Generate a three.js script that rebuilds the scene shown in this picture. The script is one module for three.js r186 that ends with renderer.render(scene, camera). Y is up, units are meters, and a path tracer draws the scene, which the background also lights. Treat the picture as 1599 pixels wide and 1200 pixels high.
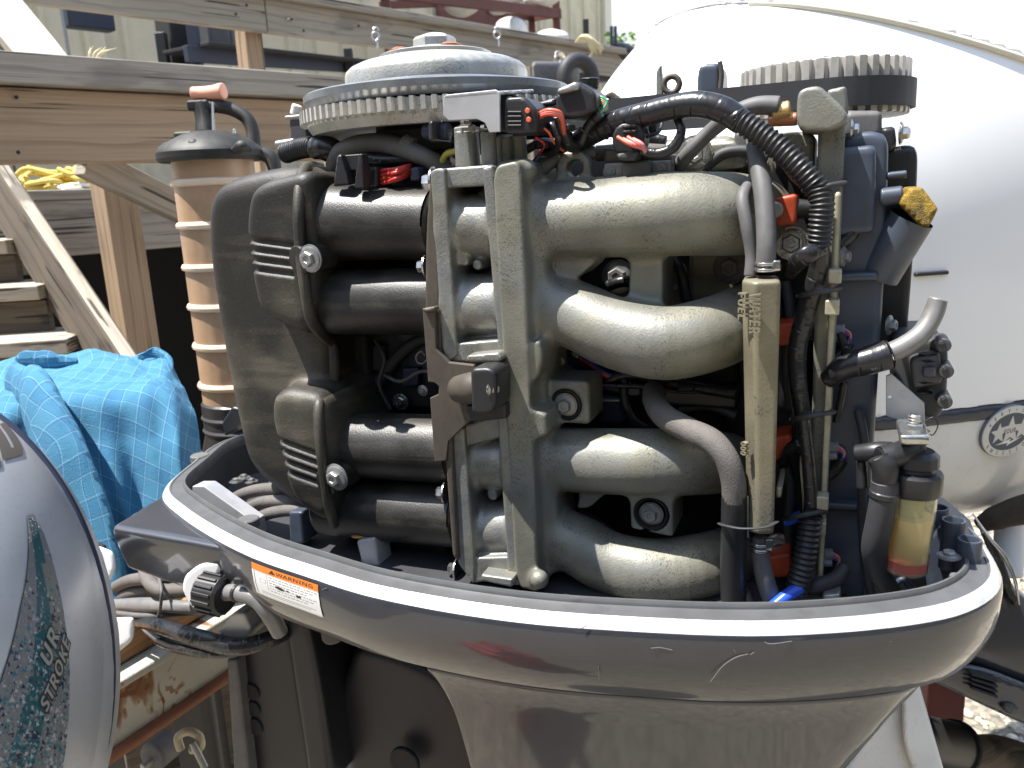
import * as THREE from 'three';
import { RoundedBoxGeometry } from 'three/addons/geometries/RoundedBoxGeometry.js';
import { ConvexGeometry } from 'three/addons/geometries/ConvexGeometry.js';
import { TextGeometry } from 'three/addons/geometries/TextGeometry.js';
import { FontLoader } from 'three/addons/loaders/FontLoader.js';
import { mergeGeometries, toCreasedNormals } from 'three/addons/utils/BufferGeometryUtils.js';

// ---------------------------------------------------------------- camera, sky, sun, exposure
const V3 = (x, y, z) => new THREE.Vector3(x, y, z);
const PW = 1599, PH = 1200, FOCAL = 1287;               // size and focal length of the photograph in its own pixels
const scene = new THREE.Scene();
const camera = new THREE.PerspectiveCamera(2 * Math.atan(PH / 2 / FOCAL) * 180 / Math.PI, 4 / 3, 0.05, 900);
camera.position.set(0, 1.5, 0);
camera.rotation.order = 'XYZ';
camera.rotation.set(-13 * Math.PI / 180, 0, -2.8 * Math.PI / 180);
camera.focus = 0.8; camera.userData.fStop = 11;
camera.updateMatrixWorld(true);
const renderer = new THREE.WebGLRenderer({ antialias: true });
renderer.setSize(1024, 768);
renderer.toneMapping = THREE.LinearToneMapping;
renderer.toneMappingExposure = 2.4;
renderer.shadowMap.enabled = true;
const SUN = V3(-0.43, 1, 0.06).normalize();
{ // hazy summer sky: pale blue overhead, white towards the horizon
  const w = 512, h = 256, d = new Float32Array(w * h * 4);
  for (let y = 0; y < h; y++) for (let x = 0; x < w; x++) {
    const el = (y + 0.5) / h * Math.PI - Math.PI / 2, az = ((x + 0.5) / w - 0.5) * 2 * Math.PI;
    const s = Math.max(0, Math.sin(el)), g = Math.pow(1 - s, 1.5);
    const dx = Math.cos(el) * Math.cos(az), dz = Math.cos(el) * Math.sin(az), c = Math.max(0, dx * SUN.x + Math.sin(el) * SUN.y + dz * SUN.z);
    const halo = 0.5 * Math.pow(c, 6) + 0.7 * Math.pow(c, 40);
    const cl = 0.5 + 0.5 * Math.sin(az * 3 + 5 * el) * Math.sin(el * 9 + 2 * Math.sin(az * 2));
    const hz = g * 1.12 + 0.12 * cl * (1 - g);
    const i = (y * w + x) * 4, lo = el < 0 ? 0.28 : 0.54;
    d[i] = (0.3 * (1 - hz) + 1.0 * hz + halo) * lo; d[i + 1] = (0.5 * (1 - hz) + 1.03 * hz + halo) * lo; d[i + 2] = (0.9 * (1 - hz) + 1.08 * hz + halo) * lo; d[i + 3] = 1;
  }
  const t = new THREE.DataTexture(d, w, h, THREE.RGBAFormat, THREE.FloatType);
  t.mapping = THREE.EquirectangularReflectionMapping; t.magFilter = THREE.LinearFilter; t.minFilter = THREE.LinearFilter; t.needsUpdate = true;
  scene.background = t; scene.environment = t;
}
const sun = new THREE.DirectionalLight(new THREE.Color().setRGB(1, 0.96, 0.9), 5);
sun.position.copy(SUN).multiplyScalar(20).add(V3(0, 1, -1)); sun.target.position.set(0, 1, -1);
sun.castShadow = true; sun.shadow.radius = 1; sun.shadow.mapSize.set(4096, 4096);
Object.assign(sun.shadow.camera, { left: -8, right: 8, top: 8, bottom: -8, near: 0.5, far: 45 });
scene.add(sun, sun.target);

// ---------------------------------------------------------------- small helpers
let seedV = 11;
const rnd = () => { seedV = (seedV + 0x6d2b79f5) | 0; let t = Math.imul(seedV ^ (seedV >>> 15), 1 | seedV); t = (t + Math.imul(t ^ (t >>> 7), 61 | t)) ^ t; return ((t ^ (t >>> 14)) >>> 0) / 4294967296; };
const rr = (a, b) => a + (b - a) * rnd();
const lerp = (a, b, t) => a + (b - a) * t, clamp = (x, a = 0, b = 1) => Math.min(b, Math.max(a, x)), sst = (a, b, x) => { const t = clamp((x - a) / (b - a)); return t * t * (3 - 2 * t); };
const camPos = camera.position.clone(), camQ = camera.quaternion.clone();
// the direction in which a pixel of the photograph looks, one metre deep
const ray = (px, py) => V3((px - 799.5) / FOCAL, -(py - 600) / FOCAL, -1).applyQuaternion(camQ);
const at = (px, py, d) => ray(px, py).multiplyScalar(d).add(camPos);          // world point at a depth
const atY = (px, py, y) => { const r = ray(px, py); return r.multiplyScalar((y - camPos.y) / r.y).add(camPos); };   // world point at a height
// the motor's own frame: u along its length, v up, n towards the photographer
const O = at(830, 600, 0.8), YAW = -22 * Math.PI / 180, invY = new THREE.Quaternion().setFromAxisAngle(V3(0, 1, 0), -YAW), EQ = new THREE.Quaternion().setFromAxisAngle(V3(0, 1, 0), YAW);
const eo = camPos.clone().sub(O).applyQuaternion(invY);
const E = (px, py, n = 0) => { const r = ray(px, py).applyQuaternion(invY), t = (n - eo.z) / r.z; return V3(eo.x + r.x * t, eo.y + r.y * t, n); };
const EV = (px, py, v) => { const r = ray(px, py).applyQuaternion(invY), t = (v - eo.y) / r.y; return V3(eo.x + r.x * t, v, eo.z + r.z * t); };
const MP = (px, py, n = 0) => { const r = ray(px, py).applyQuaternion(invY); return ((n - eo.z) / r.z) / FOCAL; };   // metres per pixel there
const toE = (w) => w.clone().sub(O).applyQuaternion(invY);

// noise that repeats with a whole-number period
const perm = new Uint8Array(512); { const p = [...Array(256).keys()]; for (let i = 255; i > 0; i--) { const j = Math.floor(rnd() * (i + 1)); [p[i], p[j]] = [p[j], p[i]]; } for (let i = 0; i < 512; i++) perm[i] = p[i & 255]; }
const vn = (x, y, P = 64, Q = P) => {
  const xi = Math.floor(x), yi = Math.floor(y), fx = x - xi, fy = y - yi, u = fx * fx * (3 - 2 * fx), v = fy * fy * (3 - 2 * fy);
  const m = (a, n) => ((a % n) + n) % n, h = (a, b) => perm[perm[m(a, P) & 255] + (m(b, Q) & 255)] / 255;
  return lerp(lerp(h(xi, yi), h(xi + 1, yi), u), lerp(h(xi, yi + 1), h(xi + 1, yi + 1), u), v);
};
const fbm = (x, y, P, Q, o = 4) => { let s = 0, a = 0.5, f = 1; for (let i = 0; i < o; i++) { s += a * vn(x * f + i * 17, y * f + i * 9, P * f, Q * f); a *= 0.5; f *= 2; } return s / (1 - Math.pow(0.5, o)); };
function tex(w, h, fn, srgb = true) {           // fn(u, v) gives 0..1 values (sRGB when srgb)
  const d = new Uint8Array(w * h * 4);
  for (let y = 0; y < h; y++) for (let x = 0; x < w; x++) { const c = fn(x / w, y / h), i = (y * w + x) * 4; for (let k = 0; k < 3; k++) d[i + k] = 255 * clamp(typeof c === 'number' ? c : c[k]); d[i + 3] = 255; }
  const t = new THREE.DataTexture(d, w, h, THREE.RGBAFormat); t.magFilter = THREE.LinearFilter; t.minFilter = THREE.LinearMipmapLinearFilter; t.generateMipmaps = true;
  t.wrapS = t.wrapT = THREE.RepeatWrapping; if (srgb) t.colorSpace = THREE.SRGBColorSpace; t.needsUpdate = true; return t;
}
const rep = (t, sx, sy = sx) => { const c = t.clone(); c.repeat.set(1 / sx, 1 / sy); c.needsUpdate = true; return c; };   // one repeat covers sx by sy metres
const canv = (w, h, draw) => { const c = document.createElement('canvas'); c.width = w; c.height = h; draw(c.getContext('2d'), w, h); const t = new THREE.CanvasTexture(c); t.colorSpace = THREE.SRGBColorSpace; return t; };
const lin = (r, g, b) => new THREE.Color().setRGB(r, g, b);

// ---------------------------------------------------------------- geometry helpers
function boxUV(g, off = 0) {                    // uv in metres, each triangle laid along its main axis
  if (g.index) g = g.toNonIndexed();
  const p = g.attributes.position, uv = new Float32Array(p.count * 2), a = V3(), b = V3(), c = V3();
  for (let i = 0; i < p.count; i += 3) {
    a.fromBufferAttribute(p, i); b.fromBufferAttribute(p, i + 1).sub(a); c.fromBufferAttribute(p, i + 2).sub(a); b.cross(c);
    const x = Math.abs(b.x), y = Math.abs(b.y), z = Math.abs(b.z);
    for (let k = i; k < i + 3; k++) {
      const X = p.getX(k), Y = p.getY(k), Z = p.getZ(k);
      const [s, t] = z >= x && z >= y ? [X, Y] : y >= x ? [X, Z + 0.37] : [Z + 0.21, Y];
      uv[2 * k] = s + off; uv[2 * k + 1] = t + off * 1.7;
    }
  }
  g.setAttribute('uv', new THREE.BufferAttribute(uv, 2));
  return g;
}
const join = (list) => mergeGeometries(list.map((g) => { g = g.index ? g.toNonIndexed() : g; if (!g.attributes.uv) boxUV(g); for (const k of Object.keys(g.attributes)) if (!['position', 'normal', 'uv'].includes(k)) g.deleteAttribute(k); return g; }));
// a round bar through points with a radius at each of them (or fn(t, arc length)); rounded ends
function sweep(pts, rad, { seg = 14, div = 0, cap = true, squash = 1 } = {}) {
  const cv = new THREE.CatmullRomCurve3(pts, false, 'centripetal'), n = pts.length, len = cv.getLength();
  div = div || Math.max(8, Math.min(160, (n - 1) * 9));
  const rf = typeof rad === 'number' ? () => rad : Array.isArray(rad) ? (t) => { const x = t * (n - 1), i = Math.min(n - 2, Math.floor(x)), f = x - i; return lerp(rad[i], rad[i + 1], f * f * (3 - 2 * f)); } : rad;
  const P = [], N = [], U = [], I = [];
  let prev = null, s = 0; const nrm = V3();
  const ring = (c, T, r, sArc) => {
    if (!prev) { nrm.set(0, 0, 1); if (Math.abs(T.z) > 0.9) nrm.set(0, 1, 0); }
    nrm.addScaledVector(T, -nrm.dot(T)).normalize(); const bi = V3().crossVectors(T, nrm);
    for (let j = 0; j <= seg; j++) { const a = j / seg * 2 * Math.PI, d = nrm.clone().multiplyScalar(Math.cos(a) * squash).addScaledVector(bi, Math.sin(a)); P.push(c.x + d.x * r, c.y + d.y * r, c.z + d.z * r); U.push(sArc, j / seg * 2 * Math.PI * Math.max(r, 0.001)); }
    prev = true;
  };
  const put = (t, r, back) => { const c = cv.getPoint(t), T = cv.getTangent(t); if (back) c.addScaledVector(T, back); ring(c, T, r, s); };
  let rings = 0; const r0 = rf(0, 0), r1 = rf(1, len);
  if (cap) { for (const [b, q] of [[0, 0.02], [0, 0.8], [0.08, 0.95]]) { put(0, r0 * q, b * r0); rings++; } }
  let last = cv.getPoint(0);
  for (let i = 0; i <= div; i++) { const t = i / div, c = cv.getPoint(t); s += c.distanceTo(last); last = c; const T = cv.getTangent(t); ring(cap && i === 0 ? c.addScaledVector(T, 0.2 * r0) : cap && i === div ? c.addScaledVector(T, -0.2 * r1) : c, T, rf(t, s), s); rings++; }
  if (cap) { for (const [b, q] of [[-0.08, 0.95], [0, 0.8], [0, 0.02]]) { put(1, r1 * q, b * r1); rings++; } }
  for (let i = 0; i < rings - 1; i++) for (let j = 0; j < seg; j++) { const a = i * (seg + 1) + j, b = a + seg + 1; I.push(a, a + 1, b, b, a + 1, b + 1); }
  const g = new THREE.BufferGeometry();
  g.setAttribute('position', new THREE.Float32BufferAttribute(P, 3)); g.setAttribute('uv', new THREE.Float32BufferAttribute(U, 2)); g.setIndex(I); g.computeVertexNormals();
  const nn = g.attributes.normal;   // close the seam
  for (let i = 0; i < rings; i++) { const a = i * (seg + 1), b = a + seg, v = V3(nn.getX(a) + nn.getX(b), nn.getY(a) + nn.getY(b), nn.getZ(a) + nn.getZ(b)).normalize(); nn.setXYZ(a, v.x, v.y, v.z); nn.setXYZ(b, v.x, v.y, v.z); }
  return g.toNonIndexed();
}
const rbox = (w, h, d, r = 0.002, c = null) => { const g = new RoundedBoxGeometry(w, h, d, 2, Math.min(r, w / 2.02, h / 2.02, d / 2.02)); if (c) g.translate(c.x, c.y, c.z); return boxUV(g, rnd()); };
// a plate: a pixel outline at depth n, thick backwards, with bevelled edges; holes are [px, py, radius in px]
function plate(poly, n, thick, bev = 0.0012, holes = [], frame = E) {
  const pt = poly.map(([x, y]) => frame(x, y, n)), sh = new THREE.Shape(pt.map((p) => new THREE.Vector2(p.x, p.y)));
  for (const [x, y, r] of holes) { const c = frame(x, y, n), h = new THREE.Path(); h.absarc(c.x, c.y, r * MP(x, y, n), 0, 2 * Math.PI, true); sh.holes.push(h); }
  const g = new THREE.ExtrudeGeometry(sh, { depth: Math.max(1e-4, thick - 2 * bev), bevelEnabled: bev > 0, bevelThickness: bev, bevelSize: bev * 0.8, bevelOffset: -bev * 0.8, bevelSegments: 2, curveSegments: 20 });
  g.translate(0, 0, n - thick + bev); return boxUV(g, rnd());
}
const lathe = (prof, seg = 48) => new THREE.LatheGeometry(prof.map(([r, y]) => new THREE.Vector2(Math.max(r, 1e-5), y)), seg);
const orient = (g, pos, dir) => { g.applyQuaternion(new THREE.Quaternion().setFromUnitVectors(V3(0, 1, 0), dir.clone().normalize())); g.translate(pos.x, pos.y, pos.z); return g; };
const cyl = (r1, r2, h, seg = 24) => { const b = Math.min(0.0012, h * 0.2, r1 * 0.2); return toCreasedNormals(lathe([[0, -h / 2], [r2 - b, -h / 2], [r2, -h / 2 + b], [r1, h / 2 - b], [r1 - b, h / 2], [0, h / 2]], seg), 0.6); };
const cylAt = (p, dir, r, h, seg = 20) => boxUV(orient(cyl(r, r, h, seg), p, dir), rnd());
function boltGeo(r, hh = 0.8) {                 // flanged hex bolt along +y from y = 0, head radius r
  const hex = toCreasedNormals(lathe([[0, 0], [r, 0], [r, r * hh * 0.8], [r * 0.86, r * hh], [r * 0.5, r * hh], [r * 0.42, r * hh * 0.86], [0, r * hh * 0.86]], 6), 0.4);
  const fl = toCreasedNormals(lathe([[0, 0], [r * 1.5, 0], [r * 1.52, r * 0.14], [r * 1.05, r * 0.34], [0, r * 0.34]], 24), 0.5);
  const ws = toCreasedNormals(lathe([[0, -r * 0.2], [r * 1.75, -r * 0.2], [r * 1.75, 0], [0, 0]], 24), 0.5);
  return join([hex, fl, ws]);
}
// surfaces given as signed distance fields, meshed on a grid and pulled onto the zero level
function sdfMesh(f, lo, hi, h, uvOff = 0) {
  const nx = Math.ceil((hi.x - lo.x) / h) + 1, ny = Math.ceil((hi.y - lo.y) / h) + 1, nz = Math.ceil((hi.z - lo.z) / h) + 1, D = new Float32Array(nx * ny * nz), B = 6;
  for (let bz = 0; bz < nz; bz += B) for (let by = 0; by < ny; by += B) for (let bx = 0; bx < nx; bx += B) {
    const c = f(lo.x + (bx + B / 2) * h, lo.y + (by + B / 2) * h, lo.z + (bz + B / 2) * h), skip = Math.abs(c) > B * h * 1.6;
    for (let z = bz; z < Math.min(nz, bz + B); z++) for (let y = by; y < Math.min(ny, by + B); y++) for (let x = bx; x < Math.min(nx, bx + B); x++) D[(z * ny + y) * nx + x] = skip ? c : f(lo.x + x * h, lo.y + y * h, lo.z + z * h);
  }
  const id = new Int32Array(nx * ny * nz).fill(-1), P = [], Nn = [], I = [], e = h * 0.35;
  const grad = (x, y, z) => V3(f(x + e, y, z) - f(x - e, y, z), f(x, y + e, z) - f(x, y - e, z), f(x, y, z + e) - f(x, y, z - e)).multiplyScalar(0.5 / e);
  const cs = [0, 1, nx, nx + 1, nx * ny, nx * ny + 1, nx * ny + nx, nx * ny + nx + 1], ed = [[0, 1], [2, 3], [4, 5], [6, 7], [0, 2], [1, 3], [4, 6], [5, 7], [0, 4], [1, 5], [2, 6], [3, 7]];
  for (let z = 0; z < nz - 1; z++) for (let y = 0; y < ny - 1; y++) for (let x = 0; x < nx - 1; x++) {
    const o = (z * ny + y) * nx + x; let m = 0; for (let k = 0; k < 8; k++) if (D[o + cs[k]] < 0) m |= 1 << k;
    if (m === 0 || m === 255) continue;
    let sx = 0, sy = 0, sz = 0, c = 0;
    for (const [a, b] of ed) { if (((m >> a) & 1) === ((m >> b) & 1)) continue; const da = D[o + cs[a]], db = D[o + cs[b]], t = da / (da - db); sx += lerp(a & 1, b & 1, t); sy += lerp((a >> 1) & 1, (b >> 1) & 1, t); sz += lerp(a >> 2, b >> 2, t); c++; }
    let X = lo.x + (x + sx / c) * h, Y = lo.y + (y + sy / c) * h, Z = lo.z + (z + sz / c) * h, g;
    for (let k = 0; k < 2; k++) { g = grad(X, Y, Z); const q = g.lengthSq(); if (q < 0.05) break; const s = clamp(-f(X, Y, Z) / q, -h * 0.5, h * 0.5); X += g.x * s; Y += g.y * s; Z += g.z * s; }
    g = grad(X, Y, Z).normalize(); id[o] = P.length / 3; P.push(X, Y, Z); Nn.push(g.x, g.y, g.z);
  }
  const quad = (a, b, c, d, flip) => { if (a < 0 || b < 0 || c < 0 || d < 0) return; flip ? I.push(a, c, b, a, d, c) : I.push(a, b, c, a, c, d); };
  for (let z = 1; z < nz - 1; z++) for (let y = 1; y < ny - 1; y++) for (let x = 1; x < nx - 1; x++) {
    const o = (z * ny + y) * nx + x, s = D[o] < 0;
    if (s !== D[o + 1] < 0) quad(id[o - nx - nx * ny], id[o - nx * ny], id[o], id[o - nx], !s);
    if (s !== D[o + nx] < 0) quad(id[o - 1 - nx * ny], id[o - 1], id[o], id[o - nx * ny], !s);
    if (s !== D[o + nx * ny] < 0) quad(id[o - 1 - nx], id[o - nx], id[o], id[o - 1], !s);
  }
  const g = new THREE.BufferGeometry();
  g.setAttribute('position', new THREE.Float32BufferAttribute(P, 3)); g.setAttribute('normal', new THREE.Float32BufferAttribute(Nn, 3)); g.setIndex(I);
  return boxUV(g, uvOff);
}
const smin = (a, b, k) => { const h = Math.max(k - Math.abs(a - b), 0) / k; return Math.min(a, b) - h * h * k * 0.25; }, smax = (a, b, k) => -smin(-a, -b, k);
function sdChain(pts, rad) {                    // round bar through a smooth curve
  const cv = new THREE.CatmullRomCurve3(pts, false, 'centripetal'), N = (pts.length - 1) * 5, q = [], n = pts.length;
  for (let i = 0; i <= N; i++) { const p = cv.getPoint(i / N), x = i / N * (n - 1), k = Math.min(n - 2, Math.floor(x)); q.push([p.x, p.y, p.z, Array.isArray(rad) ? lerp(rad[k], rad[k + 1], x - k) : rad]); }
  return (x, y, z) => { let b = 1e9; for (let i = 0; i < N; i++) { const A = q[i], B = q[i + 1], dx = B[0] - A[0], dy = B[1] - A[1], dz = B[2] - A[2], px = x - A[0], py = y - A[1], pz = z - A[2], t = clamp((px * dx + py * dy + pz * dz) / (dx * dx + dy * dy + dz * dz + 1e-12)), ex = px - dx * t, ey = py - dy * t, ez = pz - dz * t, d = Math.sqrt(ex * ex + ey * ey + ez * ez) - lerp(A[3], B[3], t); if (d < b) b = d; } return b; };
}
const sdBox = (c, hx, hy, hz, r) => (x, y, z) => { const a = Math.abs(x - c.x) - hx + r, b = Math.abs(y - c.y) - hy + r, d = Math.abs(z - c.z) - hz + r; return Math.hypot(Math.max(a, 0), Math.max(b, 0), Math.max(d, 0)) + Math.min(Math.max(a, b, d), 0) - r; };
const sdCylN = (c, r, n0, n1) => (x, y, z) => smax(Math.hypot(x - c.x, y - c.y) - r, Math.max(z - n1, n0 - z), 0.003);   // a boss along n
function sdHull(points, r) {                    // convex body of the points with edges rounded by r
  const g = new ConvexGeometry(points), p = g.attributes.position, pl = [], a = V3(), b = V3(), c = V3();
  for (let i = 0; i < p.count; i += 3) {
    a.fromBufferAttribute(p, i); b.fromBufferAttribute(p, i + 1).sub(a); c.fromBufferAttribute(p, i + 2).sub(a); b.cross(c); if (b.length() < 1e-10) continue; b.normalize();
    const d = b.dot(a); if (!pl.some((q) => q[0] * b.x + q[1] * b.y + q[2] * b.z > 0.9995 && Math.abs(q[3] - d) < 1e-4)) pl.push([b.x, b.y, b.z, d]);
  }
  return (x, y, z) => { let m = -1e9, s = 0; for (const q of pl) { const d = q[0] * x + q[1] * y + q[2] * z - q[3] + r; if (d > m) m = d; if (d > 0) s += d * d * d; } return (m > 0 ? Math.cbrt(s) : m) - r; };
}
const boundsOf = (pts, m) => { const b = new THREE.Box3().setFromPoints(pts).expandByScalar(m); return [b.min, b.max]; };
const hull = (pts, r = 0.003, h = 0.003, off = 0) => { const [lo, hi] = boundsOf(pts, h * 3); return sdfMesh(sdHull(pts, r), lo, hi, h, off); };
const prismPts = (poly, n0, n1) => { const o = []; for (const [x, y] of poly) { const p = E(x, y, n1); o.push(p, V3(p.x, p.y, n0)); } return o; };   // a pixel outline at n1, straight back to n0

// ---------------------------------------------------------------- naming
const used = new Map();
function nameOnce(n) { const k = used.get(n) ?? 0; used.set(n, k + 1); return k ? `${n}_${String(k).padStart(3, '0')}` : n; }
function part(parent, name, geo, mat, label) {
  const m = new THREE.Mesh(geo, mat); m.castShadow = m.receiveShadow = true;
  m.name = name; if (label) m.userData.label = label; parent.add(m); return m;
}
function thing(name, label, category, group, pos) { const g = new THREE.Group(); g.name = nameOnce(name); g.userData = { label, category }; if (group) g.userData.group = group; if (pos) g.position.copy(pos); scene.add(g); return g; }
function solo(name, geo, mat, label, category, group) { const m = new THREE.Mesh(geo, mat); m.castShadow = m.receiveShadow = true; m.name = nameOnce(name); m.userData = { label, category }; if (group) m.userData.group = group; scene.add(m); return m; }
function struct(name, geo, mat) { const m = new THREE.Mesh(geo, mat); m.receiveShadow = m.castShadow = true; m.name = name; m.userData = { kind: 'structure' }; scene.add(m); return m; }
// ---------------------------------------------------------------- materials
const T = {};
T.cast = tex(512, 512, (u, v) => {              // champagne paint on cast aluminium: mottled, with dark specks in clusters
  const m = fbm(u * 8, v * 8, 8, 8, 4), cl = sst(0.5, 0.72, fbm(u * 6 + 3, v * 6, 6, 6, 3)), sp = vn(u * 250, v * 250, 250) * 0.8 + vn(u * 90 + 5, v * 90, 90) * 0.2;
  const k = 0.92 + 0.16 * (m - 0.5) - 0.2 * cl * sst(0.55, 0.8, sp) - 0.16 * sst(0.78, 0.9, sp) - 0.1 * sst(0.55, 0.75, fbm(u * 3 + 7, v * 3, 3, 3, 4)), w = sst(0.35, 0.7, fbm(u * 5, v * 5 + 2, 5, 5, 3));
  return [k * lerp(0.98, 0.95, w), k * lerp(0.97, 0.955, w), k * lerp(0.92, 0.955, w)];
});
T.castB = tex(512, 512, (u, v) => 0.6 * vn(u * 200, v * 200, 200) + 0.4 * vn(u * 90 + 7, v * 90, 90), false);
T.dust = tex(512, 512, (u, v) => {              // dust and handling marks on dark plastic
  const a = sst(0.35, 0.75, fbm(u * 5, v * 5, 5, 5, 5)), b = sst(0.55, 0.75, fbm(u * 3 + 1, v * 24, 3, 24, 4)), s = vn(u * 220, v * 220, 220), k = 0.42 + 0.4 * a + 0.18 * b + 0.1 * (s - 0.5) + 0.3 * sst(0.9, 0.98, s);
  return [k, k * 0.965, k * 0.88];
});
T.grime = tex(512, 512, (u, v) => { const k = 0.9 + 0.16 * (fbm(u * 6, v * 6, 6, 6, 5) - 0.5) - 0.05 * sst(0.55, 0.8, fbm(u * 11 + 4, v * 11, 11, 11, 4)) - 0.03 * sst(0.8, 0.9, vn(u * 220, v * 220, 220)); return [k, k, k]; });
T.grain = tex(256, 256, (u, v) => vn(u * 100, v * 100, 100), false);
T.rough = tex(256, 256, (u, v) => 0.55 + 0.7 * (fbm(u * 6, v * 6, 6, 6, 4) - 0.35), false);
const woodTex = (c0, c1, c2, stain, seedy) => tex(1024, 512, (u, v) => {
  const wob = (fbm(u * 4 + seedy, v * 3, 4, 3, 3) - 0.5) * 0.16, rings = (v + wob) * 9, fr = rings - Math.floor(rings), late = sst(0.55, 0.95, fr) * (1 - sst(0.95, 1, fr));
  const fib = fbm(u * 10, v * 190, 10, 190, 3), bl = fbm(u * 3 + seedy * 3, v * 4, 3, 4, 4), ck = sst(0.8, 0.86, vn(u * 5 + seedy, v * 70, 5, 70)) * sst(0.5, 0.65, vn(u * 7, v * 9, 7, 9));
  const sp = sst(0.62, 0.8, fbm(u * 7 + 9, v * 7, 7, 7, 4)) * stain, f = 0.34 * late + 0.5 * (1 - fib);
  return [0, 1, 2].map((i) => clamp(lerp(lerp(c0[i], c1[i], bl), c2[i], f * 0.75) * (1 - 0.6 * sp) * (1 - 0.55 * ck)));
});
T.woodGrey = woodTex([0.68, 0.65, 0.6], [0.58, 0.55, 0.5], [0.38, 0.35, 0.32], 0.25, 1);
T.woodTan = woodTex([0.7, 0.61, 0.5], [0.6, 0.51, 0.41], [0.42, 0.34, 0.27], 0.15, 2);
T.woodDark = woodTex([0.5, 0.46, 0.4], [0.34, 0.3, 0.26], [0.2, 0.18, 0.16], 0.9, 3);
T.woodB = tex(512, 512, (u, v) => 0.6 * fbm(u * 6, v * 120, 6, 120, 3) + 0.4 * fbm(u * 3, v * 20, 3, 20, 2), false);
T.plaid = tex(512, 512, (u, v) => {             // one repeat is two checks wide
  const near = (x, c, w) => { const d = Math.abs(((x - c + 0.5) % 1 + 1) % 1 - 0.5); return 1 - sst(w * 0.6, w, d); };
  const weave = 0.94 + 0.12 * (vn(u * 256, v * 256, 256) - 0.5) + 0.06 * Math.sin(u * 512 * 1.2), wl = (x) => Math.max(near(x, 0.02, 0.011), near(x, 0.5, 0.008)), dl = (x) => Math.max(near(x, 0.075, 0.013), near(x, 0.455, 0.01));
  const band = 0.02 * (near(u, 0.26, 0.2) + near(v, 0.26, 0.2)), W = Math.max(wl(u), wl(v)) * 0.7, Dk = Math.max(dl(u), dl(v)) * 0.55;
  let c = [0.25 - band, 0.49 - band, 0.61 - band * 0.5];
  c = c.map((x, i) => lerp(x, [0.2, 0.3, 0.48][i], Dk * 1.15)); c = c.map((x, i) => lerp(x, [0.66, 0.78, 0.86][i], W * 0.66));
  return c.map((x) => x * weave);
});
T.gravel = tex(512, 512, (u, v) => { let best = 9, id = 0; const G = 40, X = u * G, Y = v * G; for (let j = -1; j < 2; j++) for (let i = -1; i < 2; i++) { const a = (Math.floor(X) + i + G) % G, b = (Math.floor(Y) + j + G) % G, hx = perm[perm[a] + b] / 255, hy = perm[perm[b + 77] + a] / 255, d = Math.hypot(Math.floor(X) + i + hx - X, Math.floor(Y) + j + hy - Y); if (d < best) { best = d; id = perm[perm[a + 31] + b] / 255; } } const k = (0.62 + 0.2 * id) * (1 - 0.25 * sst(0.4, 0.8, best)); return [k, k * 0.96, k * 0.88]; });
T.rust = tex(512, 512, (u, v) => {              // chalky white paint with rust runs
  const n = fbm(u * 6, v * 6, 6, 6, 5), run = sst(0.54, 0.64, fbm(u * 14, v * 3, 14, 3, 4) * 0.6 + n * 0.4), crk = 1 - sst(0.0, 0.025, Math.abs(fbm(u * 5 + 3, v * 4, 5, 4, 4) - 0.5)), r = clamp(run * 0.85 + crk * 0.8 * sst(0.4, 0.55, n) + 0.6 * sst(0.72, 0.8, vn(u * 60, v * 60, 60)) * sst(0.45, 0.6, n));
  const p = 0.66 + 0.1 * (n - 0.5); return [lerp(p * 1.02, 0.42, r), lerp(p, 0.25, r), lerp(p * 0.92, 0.12, r)];
});
T.wrap = tex(256, 256, (u, v) => { const s = (u * 6 + v + 0.12 * fbm(u * 8, v * 8, 8, 8, 3)) % 1; return 0.6 * sst(0, 0.15, s) * (1 - 0.6 * s) * sst(0.3, 0.65, fbm(u * 6 + 2, v * 3, 6, 3, 3)) + 0.5 * fbm(u * 9, v * 5, 9, 5, 4); }, false);
const std = (o) => new THREE.MeshStandardMaterial(o), phy = (o) => new THREE.MeshPhysicalMaterial(o);
const M = {};
M.cast = phy({ color: lin(0.262, 0.26, 0.232), map: rep(T.cast, 0.19), metalness: 0.35, roughness: 0.52, bumpMap: rep(T.castB, 0.14), bumpScale: 0.00017 });
M.castGold = phy({ color: lin(0.29, 0.262, 0.195), map: rep(T.cast, 0.24), metalness: 0.4, roughness: 0.5, bumpMap: rep(T.castB, 0.14), bumpScale: 0.00015 });
M.castRaw = phy({ color: lin(0.32, 0.32, 0.305), map: rep(T.cast, 0.11), metalness: 0.55, roughness: 0.45, bumpMap: rep(T.castB, 0.16), bumpScale: 0.00025 });
M.plastic = phy({ color: lin(0.085, 0.08, 0.071), map: rep(T.dust, 0.3), roughness: 0.55, bumpMap: rep(T.grain, 0.08), bumpScale: 0.00015 });
M.tubeBlack = phy({ color: lin(0.042, 0.042, 0.043), map: rep(T.dust, 0.22), roughness: 0.42, bumpMap: rep(T.grain, 0.06), bumpScale: 0.00012 });
M.bracket = phy({ color: lin(0.105, 0.088, 0.07), map: rep(T.grime, 0.1), roughness: 0.55, metalness: 0.3 });
M.black = phy({ color: lin(0.022, 0.022, 0.024), map: rep(T.grime, 0.15), roughness: 0.42 });
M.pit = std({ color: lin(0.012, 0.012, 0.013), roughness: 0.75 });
M.rubber = std({ color: lin(0.04, 0.04, 0.045), map: rep(T.grime, 0.12), roughness: 0.6 });
M.loom = phy({ color: lin(0.02, 0.02, 0.022), roughness: 0.3, map: rep(T.grime, 0.07), bumpMap: rep(T.wrap, 0.09, 0.094), bumpScale: 0.0016 });
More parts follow.
